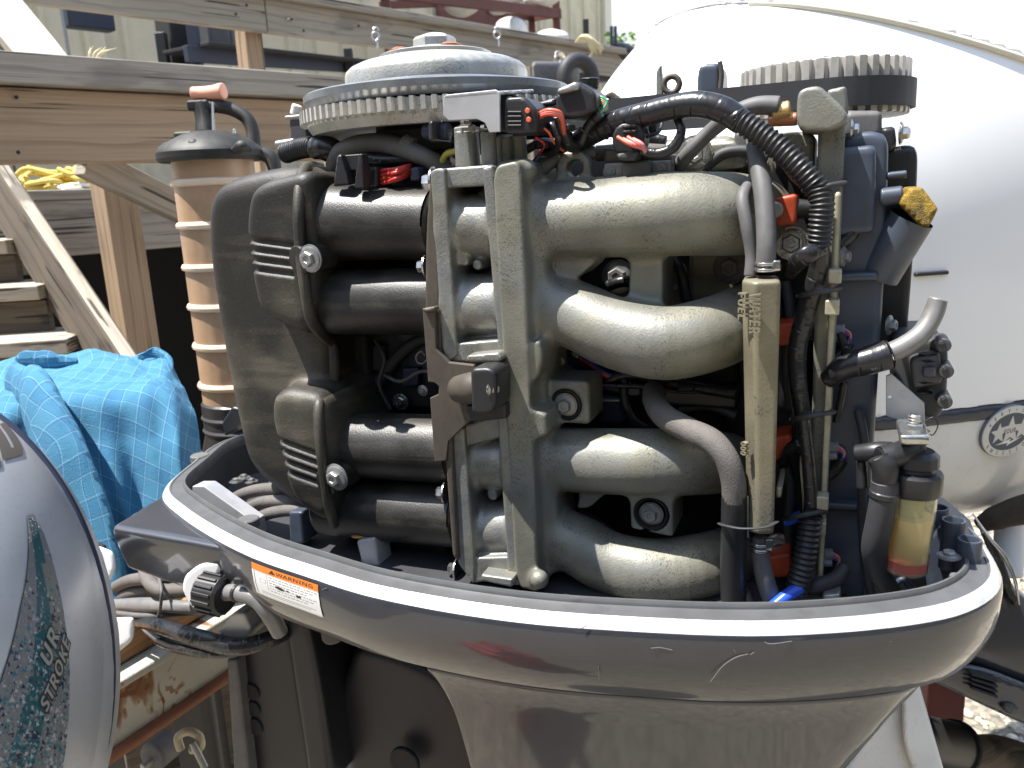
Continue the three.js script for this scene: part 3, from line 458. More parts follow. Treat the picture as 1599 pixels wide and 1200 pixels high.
// ================================================================ the opened outboard motor
const motor = thing('outboard_motor', 'grey outboard motor with its hood off, engine and intake pipes exposed', 'outboard motor');
motor.position.copy(O); motor.quaternion.copy(EQ);
const UP = V3(0, 1, 0), NN = V3(0, 0, 1), UU = V3(1, 0, 0);
const bolt = (parent, px, py, n, rpx, dir = NN, mat = M.steel, hh = 0.8, name = 'bolt') => part(parent, name, boxUV(orient(boltGeo(rpx * MP(px, py, n), hh), E(px, py, n), dir), rnd()), mat);
const hose = (parent, name, pts, rpx, mat, opt) => { const P = pts.map((p) => E(p[0], p[1], p[2])), k = MP(pts[0][0], pts[0][1], pts[0][2]); return part(parent, name, sweep(P, Array.isArray(rpx) ? rpx.map((r) => r * k) : rpx * k, opt), mat); };
const prism = (parent, name, poly, n0, n1, mat, r = 0.003, h = 0.003, label) => part(parent, name, hull(prismPts(poly, n0, n1), r, h, rnd()), mat, label);

// ---- lower cowl: rim, side band, apron
const VR = -0.13;
const rimPix = [[308, 722], [274, 757], [301, 787], [402, 843], [500, 876], [600, 905], [800, 938], [1000, 953], [1200, 958], [1392, 944], [1484, 925], [1529, 894], [1523, 858], [1482, 802], [1446, 770]];
const rimPts = rimPix.map(([x, y]) => EV(x, y, VR)); rimPts.push(V3(0.33, VR, -0.2), V3(0.2, VR, -0.265), V3(0.0, VR, -0.29), V3(-0.2, VR, -0.285), V3(-0.38, VR, -0.25)); rimPts.push(EV(370, 682, VR));
const rimCv = new THREE.CatmullRomCurve3(rimPts, true, 'centripetal'), RN = 220;
const rimS = rimCv.getSpacedPoints(RN).slice(0, RN), rimC = rimS.reduce((a, p) => a.add(p), V3()).multiplyScalar(1 / RN);
const rimN = rimS.map((p, i) => { const t = rimS[(i + 1) % RN].clone().sub(rimS[(i + RN - 1) % RN]), n = V3(t.z, 0, -t.x).normalize(); if (n.dot(p.clone().sub(rimC)) < 0) n.negate(); return n; });
function rimLoft(prof, from = 0, to = RN) {      // prof: [outward, down] pairs swept round the rim
  const P = [], U = [], I = [], m = prof.length; let s = 0;
  for (let i = from; i <= to; i++) { const k = i % RN, p = rimS[k], n = rimN[k]; if (i > from) s += p.distanceTo(rimS[(k + RN - 1) % RN]); let w = 0; for (let j = 0; j < m; j++) { const [o, d] = prof[j]; if (j) w += Math.hypot(o - prof[j - 1][0], d - prof[j - 1][1]); P.push(p.x + n.x * o, p.y + d, p.z + n.z * o); U.push(s, w); } }
  for (let i = 0; i < to - from; i++) for (let j = 0; j < m - 1; j++) { const a = i * m + j, b = a + m; I.push(a, a + 1, b, b, a + 1, b + 1); }
  const g = new THREE.BufferGeometry(); g.setAttribute('position', new THREE.Float32BufferAttribute(P, 3)); g.setAttribute('uv', new THREE.Float32BufferAttribute(U, 2)); g.setIndex(I); g.computeVertexNormals();
  return toCreasedNormals(g, 0.5);
}
const SCR = canv(2048, 512, (c, w, h) => {      // scuffs on the paint
  c.fillStyle = '#fff'; c.fillRect(0, 0, w, h);
  c.filter = 'none'; for (let i = 0; i < 260; i++) { const x = rnd() * w, y = rnd() * h, l = rr(8, 60), a = rr(-1.9, -1.2); c.strokeStyle = `rgba(${rnd() < 0.5 ? '60,60,62' : '200,200,200'},${rr(0.05, 0.25)})`; c.lineWidth = rr(0.6, 1.6); c.beginPath(); c.moveTo(x, y); c.lineTo(x + Math.cos(a) * l, y + Math.sin(a) * l); c.stroke(); }
});
const scratch = (parent, pts, r) => { const P = pts.map(([x, y]) => x); };
const cowl = new THREE.Group(); cowl.name = 'lower_cowl'; motor.add(cowl);
part(cowl, 'rim', rimLoft([[-0.0115, -0.012], [-0.0115, 0.002], [-0.0108, 0.0034], [-0.009, 0.0034], [-0.008, 0.002], [-0.0075, -0.001], [0.005, -0.0028], [0.0055, -0.0018], [0.0075, -0.0018]]), M.panRim, 'worn grey rim');
part(cowl, 'rim_bevel', rimLoft([[0.0075, -0.0018], [0.0085, -0.0022], [0.0135, -0.0062], [0.0155, -0.0095]]), M.panGlint, 'bevel of the rim with the sun glint painted pale');
part(cowl, 'inner_wall', rimLoft([[-0.03, -0.07], [-0.014, -0.055], [-0.0115, -0.011]]), M.panIn);
part(cowl, 'side_band', rimLoft([[0.0155, -0.0095], [0.0165, -0.0115], [0.017, -0.02], [0.0165, -0.033], [0.0145, -0.045], [0.0105, -0.057], [0.005, -0.068], [0.002, -0.0725], [-0.006, -0.074], [-0.03, -0.074]]), M.pan, 'dark grey glossy band with scuffs');
{ // pan floor
  const sh = new THREE.Shape(rimS.filter((_, i) => i % 3 === 0).map((p, i) => new THREE.Vector2(p.x, -p.z))), g = new THREE.ShapeGeometry(sh); g.rotateX(-Math.PI / 2); g.translate(0, VR - 0.069, 0);
  part(cowl, 'pan_floor', boxUV(g), M.rubber);
  // apron below the seam, drawn in towards the leg
  const NS = RN, uL = E(680, 1062, 0.17).x, uR = E(1436, 1068, 0.02).x, uL2 = E(738, 1200, 0.15).x, uR2 = E(1308, 1200, 0.03).x, uM = (uL2 + uR2) / 2;
  const rs = [[0.0722, 0, -0.004], [0.0735, 0, 0.0012], [0.079, 0.0, -0.0015], [0.09, 0.1, -0.006], [0.1, 0.22, -0.009], [0.11, 0.35, -0.0115], [0.125, 0.5, -0.015], [0.14, 0.66, -0.0185], [0.17, 0.95, -0.0255], [0.22, 1.35, -0.037], [0.3, 1.8, -0.055], [0.42, 2.1, -0.07]].map(([d, t, o]) => rimS.map((p, i) => { const n = rimN[i], tl = d < 0.079 ? 0 : Math.min(1.3, 1 - Math.exp(-(d - 0.079) / 0.03) + Math.max(0, d - 0.15)), lo = uL + (uL2 - uL) * tl, hi = uR + (uR2 - uR) * t; let x = p.x + n.x * o; x = lo - smin(lo - x, 0, 0.006) ; x = hi - smax(hi - x, 0, 0.03); return V3(x, VR - d, p.z + n.z * o); }));
  const P = [], U = [], I = []; rs.forEach((r, j) => { for (let i = 0; i <= NS; i++) { const p = r[i % NS]; P.push(p.x, p.y, p.z); U.push(i * 0.01, p.y); } });
  for (let j = 0; j < rs.length - 1; j++) for (let i = 0; i < NS; i++) { const a = j * (NS + 1) + i, b = a + NS + 1; I.push(a, b, a + 1, b, b + 1, a + 1); }
  const g2 = new THREE.BufferGeometry(); g2.setAttribute('position', new THREE.Float32BufferAttribute(P, 3)); g2.setAttribute('uv', new THREE.Float32BufferAttribute(U, 2)); g2.setIndex(I); g2.computeVertexNormals();
  part(cowl, 'apron', g2, M.pan, 'glossy lower apron');
}
{ // snout on the left end
  const tl = EV(172, 822, VR - 0.013), tr = EV(345, 850, VR - 0.012), te = EV(398, 866, VR - 0.014);
  const q = [EV(268, 764, VR - 0.0105), tl, E(174, 836, tl.z + 0.003), E(196, 888, tl.z - 0.01), tr, E(348, 858, tr.z + 0.002), te, E(440, 946, te.z - 0.012), E(300, 922, (tl.z + tr.z) / 2 - 0.02), EV(268, 764, VR - 0.0105).add(V3(0, -0.07, 0)), te.clone().add(V3(-0.01, -0.07, -0.015))];
  part(cowl, 'snout', hull(q, 0.006, 0.004), M.pan, 'angular snout at the front of the cowl');
  for (const [x, y, n] of [[312, 716, -0.07], [288, 757, -0.05], [388, 816, 0.045]]) { const p = part(cowl, 'rubber_pad', cylAt(E(x, y, n), UP, 0.012, 0.01), M.hose); }
  prism(cowl, 'support_tower', [[300, 725], [322, 722], [325, 790], [303, 795]], -0.1, -0.07, M.panIn, 0.004, 0.004);
  part(cowl, 'ledge', plate([[300, 760], [318, 760], [395, 815], [400, 838], [350, 818], [300, 785]], 0.03, 0.02, 0.001), M.sheet);
}
{ // warning label and seam parts
  const tx = canv(512, 400, (c, w, h) => {
    c.fillStyle = '#dcdcda'; c.fillRect(0, 0, w, h); c.fillStyle = '#d9772a'; c.fillRect(0, 0, w, 84); c.fillStyle = '#3a2a20'; c.font = 'bold 58px sans-serif'; c.fillText('WARNING', 170, 64); c.beginPath(); c.moveTo(110, 66); c.lineTo(140, 14); c.lineTo(166, 66); c.fill();
    c.strokeStyle = '#555'; c.lineWidth = 3; c.strokeRect(8, 90, w - 16, h - 100); c.strokeRect(30, 170, 46, 46); c.beginPath(); c.moveTo(92, 90); c.lineTo(92, 300); c.stroke();
    c.fillStyle = '#666'; for (let r = 0; r < 6; r++) { let x = 108; while (x < 470 - (r % 3) * 40) { const l = rr(8, 30); c.fillRect(x, 112 + r * 34, l, 9); x += l + 8; } }
    c.fillStyle = '#222'; c.beginPath(); c.ellipse(190, 215, 38, 20, 0.2, 0, 7); c.fill(); c.beginPath(); c.ellipse(330, 235, 20, 14, 0, 0, 7); c.fill(); c.fillRect(240, 205, 20, 20); c.fillStyle = '#777'; c.fillRect(30, 330, 420, 7); c.fillRect(30, 352, 380, 6);
  });
  // follow the curve of the band between two places on the rim
  let i0 = 0, i1 = 0, b0 = 999, b1 = 999; rimS.forEach((p, i) => { if (p.z < -0.02) return; const q = prj(V3(p.x + rimN[i].x * 0.017, p.y - 0.028, p.z + rimN[i].z * 0.017)), d0 = Math.abs(q[0] - 397), d1 = Math.abs(q[0] - 500); if (d0 < b0) { b0 = d0; i0 = i; } if (d1 < b1) { b1 = d1; i1 = i; } });
  const lo = Math.min(i0, i1), hi = Math.max(i0, i1), g = rimLoft([[0.0171, -0.0125], [0.0177, -0.02], [0.0172, -0.033], [0.0155, -0.0445]], lo, hi), p = g.attributes.position, uv = g.attributes.uv;
  for (let i = 0; i < p.count; i++) uv.setXY(i, clamp((p.getX(i) - rimS[i0].x) / (rimS[i1].x - rimS[i0].x)), clamp((p.getY(i) - VR + 0.0445) / 0.032));
  part(cowl, 'warning_label', g, phy({ map: tx, roughness: 0.4, side: THREE.DoubleSide }), 'white warning label with an orange header');
}
// scratches are thin raised marks of scraped paint on the band
{
  const onBand = (px, py) => { let best = null, bd = 1e9; for (let i = 0; i < RN; i++) { const p = rimS[i]; if (p.z < -0.05) continue; for (const d of [-0.02, -0.03, -0.04, -0.05]) { const q = V3(p.x + rimN[i].x * 0.017, p.y + d, p.z + rimN[i].z * 0.017), s = prj(q), e = Math.hypot(s[0] - px, s[1] - py); if (e < bd) { bd = e; best = q; } } } const e2 = E(px, py, best.z + 0.0004); return e2; };
  const marks = [[[1017, 1013], [1030, 1012], [1050, 1016]], [[1110, 1065], [1130, 1040], [1150, 1027], [1168, 1022]], [[1172, 1023], [1178, 1019]], [[908, 982], [918, 976]], [[1194, 1003], [1201, 1006], [1237, 1002]], [[1146, 1015], [1149, 1020]], [[935, 1040], [936, 1062]], [[502, 922], [510, 919]], [[1384, 998], [1392, 1003]]];
  part(cowl, 'scuff_mark', join(marks.map((m) => sweep(m.map(([x, y]) => onBand(x, y)), 0.00035, { seg: 6 }))), M.hose);
}
function prj(e) { const w = e.clone().applyQuaternion(EQ).add(O).sub(camPos).applyQuaternion(camQ.clone().invert()); return [799.5 - FOCAL * w.x / w.z, 600 + FOCAL * w.y / w.z]; }

// ---- brackets under the cowl
{
  const sw = new THREE.Group(); sw.name = 'swivel_bracket'; motor.add(sw);
  const steer = (poly, n0, n1, m, r, l, nm = 'plate') => prism(sw, nm, poly, n0, n1, m, r, 0.004, l);
  steer([[548, 1008], [600, 1015], [690, 1055], [742, 1130], [760, 1230], [545, 1230], [519, 1085], [530, 1050]], -0.1, 0.03, M.clampGrey, 0.02, 'dark grey swivel housing', 'housing');
  steer([[440, 955], [478, 968], [498, 1050], [520, 1230], [482, 1230], [458, 1060]], -0.08, 0.07, M.clampGrey, 0.01, undefined, 'clamp_arm');
  steer([[372, 965], [446, 960], [462, 1060], [490, 1230], [372, 1230], [352, 1050]], -0.1, 0.05, M.clampGrey, 0.006, undefined, 'clamp_plate');
  steer([[353, 1030], [368, 1030], [390, 1230], [366, 1230]], -0.1, 0.066, M.hose, 0.004, 'paler strip along the clamp edge', 'clamp_edge');  // lighter strip down the left of the clamp plate
  for (const [x, y, r] of [[394, 1080, 14], [396, 1106, 13], [398, 1134, 15]]) { part(sw, 'bolt_hole', cylAt(E(x, y, 0.05), NN, r * MP(x, y, 0.05), 0.006), M.pit); }
  steer([[496, 978], [528, 988], [530, 1006], [512, 1012], [500, 1004]], 0.03, 0.08, M.hoseBrown, 0.006, undefined, 'rubber_mount');
  const h = part(sw, 'oval_recess', boxUV(orient(cyl(0.018, 0.018, 0.006, 30), E(632, 1190, 0.046), NN)), M.pit); 
}
// ---- flushing hose fitting
{
  const f = new THREE.Group(); f.name = 'flush_fitting'; motor.add(f);
  const c = E(330, 922, 0.12), ax = V3(1, -0.06, 0.12).normalize();
  prism(f, 'white_collar', [[282, 922], [286, 900], [312, 880], [344, 875], [344, 892], [322, 902], [314, 952], [294, 948]], 0.09, 0.135, M.whitePlastic, 0.005, 0.003, 'white plastic collar');
  const k = MP(330, 922, 0.12), cap = join([toCreasedNormals(lathe([[0, 0], [28 * k, 0], [31 * k, 3 * k], [31 * k, 40 * k], [27 * k, 44 * k], [0, 44 * k]], 40), 0.5), ...[...Array(16)].map((_, i) => { const g = rbox(5 * k, 34 * k, 5 * k, 1.2 * k), a = i / 16 * 6.283; g.translate(31.5 * k, 21 * k, 0); g.rotateY(a); return g; })]);
  part(f, 'knurled_cap', orient(cap, E(318, 922, 0.135), V3(1, -0.06, 0.02).normalize()), M.black, 'ribbed black screw cap');
  hose(f, 'hose', [[352, 926, 0.135], [372, 926, 0.14], [398, 934, 0.142], [418, 955, 0.14], [438, 990, 0.13]], [13, 13, 13.5, 14, 13], M.hoseSilver);
  part(f, 'clamp', cylAt(E(371, 926, 0.14), ax, 14.5 * k, 7 * k), M.black); prism(f, 'clamp_tab', [[362, 904], [378, 904], [380, 914], [364, 914]], 0.13, 0.15, M.black, 0.002, 0.002);
}
// ---- cables running to the boat
{
  const c = new THREE.Group(); c.name = 'rigging'; motor.add(c);
  for (const [pts, r, m] of [
    [[[160, 962, -0.04], [168, 930, -0.02], [200, 908, 0.0], [260, 902, 0.02], [330, 890, 0.0]], 9, M.hoseBrown], [[[165, 965, -0.05], [172, 945, -0.03], [210, 925, 0.0], [300, 918, 0.0]], 8, M.hoseBrown],
    [[[225, 880, -0.02], [232, 908, 0.03], [250, 922, 0.04], [300, 922, 0.03]], 10, M.hoseBrown], [[[175, 945, 0.0], [230, 945, 0.03], [280, 948, 0.05], [320, 950, 0.05]], [9, 11, 9, 10], M.hoseSilver],
    [[[178, 958, 0.02], [230, 962, 0.04], [310, 957, 0.04]], 4, M.hose], [[[215, 972, 0.03], [250, 978, 0.06], [310, 998, 0.09], [380, 1010, 0.1], [430, 995, 0.08], [470, 970, 0.02]], [9, 12, 13, 12, 11, 10], M.loom],
    [[[225, 980, 0.03], [250, 1002, 0.06], [290, 1016, 0.09], [350, 1022, 0.1], [400, 1012, 0.09]], [6, 7, 7, 6, 6], M.loom], [[[222, 972, 0.03], [236, 985, 0.05], [262, 1004, 0.06], [280, 1010, 0.07]], [7, 9, 8, 6], M.hoseSilver]]) hose(c, 'cable', pts, r, m);
  hose(c, 'cable_tie', [[248, 903, 0.035], [252, 925, 0.06], [250, 950, 0.06], [243, 972, 0.045]], 2.5, M.hose);
  prism(c, 'grey_nut', [[340, 985], [362, 958], [380, 958], [392, 985], [380, 1004], [344, 1000]], 0.05, 0.09, M.sheet, 0.004, 0.003);
}
// ---- dark engine block behind everything
{
  const b = new THREE.Group(); b.name = 'engine_block'; motor.add(b);
  const B = (px0, py0, px1, py1, n0, n1, m = M.pit, r = 0.006, nm = 'casting', l) => { const a = E(px0, py0, n1), c = E(px1, py1, n1); return part(b, nm, rbox(Math.abs(c.x - a.x), Math.abs(a.y - c.y), n1 - n0, r, V3((a.x + c.x) / 2, (a.y + c.y) / 2, (n0 + n1) / 2)), m, l); };
  B(500, 300, 1260, 930, -0.24, -0.12, M.black, 0.01, 'crankcase');
  B(560, 400, 690, 640, -0.12, -0.07, M.black, 0.004, 'electrical_box', 'matt black box between the intake pipes');
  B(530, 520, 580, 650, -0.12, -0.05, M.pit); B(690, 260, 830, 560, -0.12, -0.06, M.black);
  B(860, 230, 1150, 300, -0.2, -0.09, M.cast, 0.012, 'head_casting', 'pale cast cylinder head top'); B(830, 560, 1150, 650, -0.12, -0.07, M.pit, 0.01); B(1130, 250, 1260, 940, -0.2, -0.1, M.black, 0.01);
  B(1075, 395, 1150, 470, -0.12, -0.075, M.castGold, 0.006, 'head_casting'); B(540, 830, 700, 900, -0.1, -0.02, M.black, 0.006);
  B(1000, 600, 1150, 640, -0.1, -0.05, M.black, 0.004);
  // studs and washers glimpsed between the pipes
  for (const [x, y, n, r, m] of [[625, 628, -0.06, 8, M.steel], [660, 610, -0.05, 5, M.steel], [965, 432, -0.085, 15, M.steelDull], [1046, 428, -0.085, 15, M.steelDull], [1140, 418, -0.06, 15, M.hoseBrown], [1236, 380, -0.045, 15, M.steel], [1219, 858, -0.05, 15, M.steel], [890, 905, -0.02, 14, M.steelDull], [1190, 262, -0.06, 12, M.cast]]) bolt(b, x, y, n, r, NN, m, 0.9);
  hose(b, 'coolant_hose', [[1045, 395, -0.07], [1062, 425, -0.06], [1075, 480, -0.06], [1085, 520, -0.07]], 9, M.black); hose(b, 'coolant_hose', [[940, 450, -0.07], [980, 440, -0.065], [1030, 470, -0.07]], 9, M.loom);
  hose(b, 'thin_hose', [[975, 590, -0.05], [976, 625, -0.045], [990, 655, -0.045], [1010, 668, -0.05]], 8, M.loom); hose(b, 'thin_hose', [[925, 640, -0.06], [935, 605, -0.05], [980, 585, -0.05], [1060, 600, -0.05], [1150, 615, -0.05]], 9, M.loom);
  B(930, 620, 975, 668, -0.1, -0.055, M.navy, 0.008); hose(b, 'link_rod', [[930, 625, -0.05], [968, 626, -0.05]], 3, M.steelDull);
  for (const [m, o] of [[M.wireBlue, 0], [M.wireOrange, 3], [M.red, 6]]) hose(b, 'wire', [[905, 556 + o, -0.05], [925, 568 + o, -0.045], [945, 582 + o, -0.045], [985, 598 + o / 2, -0.05]], 1.8, m, { seg: 6 });
  hose(b, 'wire', [[853, 540, -0.04], [862, 552, -0.03], [872, 556, -0.03]], 3, M.clip, { seg: 6 }); hose(b, 'wire', [[866, 566, -0.04], [876, 560, -0.03], [880, 566, -0.03], [870, 572, -0.03]], 3, M.clip, { seg: 6 }); hose(b, 'wire', [[894, 552, -0.04], [902, 558, -0.035]], 2.5, M.clip, { seg: 6 });
  hose(b, 'circlip', [[664, 556, -0.045], [658, 549, -0.045], [650, 556, -0.045], [652, 566, -0.045], [660, 568, -0.045], [666, 562, -0.045]], 1.6, M.steelDull, { seg: 6 });
  // things on the pan floor at the left
  for (const [pts, r] of [[[[340, 800, -0.05], [380, 772, -0.03], [440, 765, -0.02], [520, 790, -0.05]], 9], [[[360, 812, -0.03], [410, 785, -0.01], [470, 785, -0.01], [540, 800, -0.05]], 9], [[[385, 818, -0.01], [430, 800, 0.0], [480, 800, 0.0], [560, 830, -0.04]], 9]]) hose(b, 'drain_hose', pts, r, M.hoseBrown);
  prism(b, 'stand_off', [[450, 800], [470, 800], [474, 850], [452, 852]], -0.02, 0.02, M.cover, 0.003, 0.003); prism(b, 'support', [[556, 845], [584, 840], [592, 890], [566, 892]], 0.0, 0.03, M.sheet, 0.003, 0.003); bolt(b, 562, 834, 0.02, 8, UP, M.brass);
  for (const [x, y] of [[368, 752], [380, 746], [392, 752], [392, 763]]) bolt(b, x, y, -0.06, 6, UP, M.steel);
  prism(b, 'hex_spacer', [[362, 635], [380, 640], [372, 672], [350, 682], [346, 660]], -0.2, -0.17, M.black, 0.003, 0.003);
}
// ---- air box: a rounded body with two lobes and flanges
{
  const body = sdHull([...prismPts([[306, 345], [316, 290], [350, 266], [480, 256], [500, 300], [515, 540], [522, 825], [470, 815], [410, 770], [380, 745], [350, 640]], -0.17, 0.01)], 0.035);
  const l1 = sdHull(prismPts([[374, 330], [388, 285], [440, 266], [482, 258], [492, 300], [490, 510], [480, 530], [398, 492], [383, 440]], -0.1, 0.045), 0.022);
  const l2 = sdHull(prismPts([[410, 640], [424, 606], [505, 618], [514, 640], [522, 815], [516, 826], [470, 806], [440, 770], [432, 740]], -0.1, 0.05), 0.024);
  const gv = [];
  for (const ys of [[373, 388, 403, 418], [690, 704, 719, 734]]) { const far = ys[0] > 500; for (const y of ys) gv.push([E(far ? 425 : 385, y - (far ? 12 : 0), 0.04), E(far ? 497 : 455, y + (far ? 22 : 12), 0.05)]); }
  const f = (x, y, z) => {
    let d = smin(body(x, y, z), Math.min(l1(x, y, z), l2(x, y, z)), 0.012);
    if (d < 0.01 && d > -0.01 && z > 0.0) for (const [a, b] of gv) { if (x > b.x) continue; const t = (x - a.x) / (b.x - a.x), yy = a.y + (b.y - a.y) * t, q = Math.abs(y - yy); if (q < 0.0056) d += 0.0017 * (1 + Math.cos(q / 0.0056 * Math.PI)) * sst(a.x - 0.012, a.x + 0.004, x) * (1 - sst(b.x - 0.002, b.x, x)); }
    return d;
  };
  const lo = E(310, 830, 0), hi = E(530, 250, 0);
  const ab = part(motor, 'air_box', sdfMesh(f, V3(lo.x - 0.03, lo.y - 0.01, -0.19), V3(hi.x + 0.01, hi.y + 0.02, 0.065), 0.0018), M.plastic, 'dusty black plastic air box');
  const fl = (poly, n, nm) => { // flange rim along the right edge of a lobe
    const s = sweep(poly.map(([x, y, nn]) => E(x, y, nn)), 0.0058, { seg: 12, squash: 1, div: 70 }); return part(ab, nm, s, M.plastic);
  };
  fl([[500, 262, -0.08], [480, 262, -0.02], [469, 285, 0.035], [466, 330, 0.049], [470, 400, 0.05], [478, 460, 0.05], [486, 500, 0.042], [505, 524, 0.015], [518, 535, -0.005]], 0, 'flange');
  fl([[520, 535, -0.005], [522, 570, -0.005], [520, 605, -0.004], [505, 622, 0.02], [498, 632, 0.045], [499, 680, 0.055], [506, 740, 0.055], [514, 790, 0.05], [522, 820, 0.03]], 0, 'flange');
  const bs = (x, y) => { part(ab, 'bolt_boss', cylAt(E(x + 6, y - 3, 0.036), NN.clone().add(V3(-0.3, -0.1, 0)), 0.0145, 0.04), M.tubeBlack); bolt(ab, x, y, 0.058, 12.5, NN.clone().add(V3(-0.1, -0.05, 0)), M.steelDull, 0.85); }; bs(484, 404); bs(524, 746);
  // clip post on top of the upper pipe
  prism(ab, 'clip_post', [[520, 292], [526, 243], [532, 241], [545, 288]], 0.02, 0.03, M.black, 0.001, 0.002); prism(ab, 'clip_post', [[552, 294], [560, 240], [565, 240], [568, 295]], 0.02, 0.032, M.black, 0.001, 0.002); prism(ab, 'clip_bridge', [[526, 243], [562, 240], [562, 268], [526, 268]], 0.012, 0.022, M.black, 0.001, 0.002);
}
// ---- four black intake pipes
for (const [y0, r0, y1, r1, x0, x1] of [[346, 59, 351, 57, 470, 678], [471, 50, 472, 53, 480, 690], [692, 50, 702, 54, 500, 706], [789, 46, 806, 50, 505, 714]])
  part(motor, 'intake_pipe', sweep([E(x0, y0, 0), E((x0 * 3 + x1) / 4, (y0 * 3 + y1) / 4, 0), E((x0 + x1 * 3) / 4, (y0 + y1 * 3) / 4, 0), E(x1 + 14, y1, 0)], [r0 * 0.99 * MP(x0, y0), r0 * 1.0 * MP(x0, y0), r1 * MP(x1, y1), r1 * MP(x1, y1)], { seg: 36 }), M.tubeBlack);
{ // sealing plates and sensor bracket
  part(motor, 'gasket_plate', hull(prismPts([[666, 320], [672, 268], [684, 268], [690, 560], [664, 545], [662, 440]], -0.05, 0.045), 0.004, 0.0025), M.bracket);
  part(motor, 'gasket_plate', hull(prismPts([[690, 660], [704, 650], [716, 880], [706, 870]], -0.05, 0.05), 0.004, 0.0025), M.bracket);
  const br = part(motor, 'sensor_bracket', plate([[659, 482], [678, 479], [681, 545], [700, 566], [735, 570], [770, 575], [772, 650], [733, 658], [700, 690], [697, 720], [678, 722], [671, 622], [684, 616], [685, 604], [678, 598], [668, 597], [664, 545]], 0.052, 0.006, 0.0012), M.bracket, 'rusty brown bracket plate');
  prism(br, 'fold', [[659, 482], [678, 479], [680, 486], [662, 490]], 0.046, 0.056, M.bracket, 0.002, 0.002);
  const k = MP(740, 610, 0.06);
  part(br, 'barrel', sweep([E(716, 608, 0.05), E(740, 606, 0.068), E(762, 604, 0.07)], [22 * k, 25 * k, 25 * k], { seg: 28 }), M.bracket); prism(br, 'housing', [[733, 576], [765, 574], [774, 582], [774, 640], [762, 650], [735, 648]], 0.05, 0.088, M.black, 0.006, 0.0025);
  bolt(br, 771, 608, 0.083, 8, UU.clone().add(V3(0, 0, 0.5)), M.steel); prism(br, 'lower_housing', [[725, 634], [790, 630], [790, 655], [735, 660]], 0.02, 0.06, M.black, 0.003, 0.003);
}
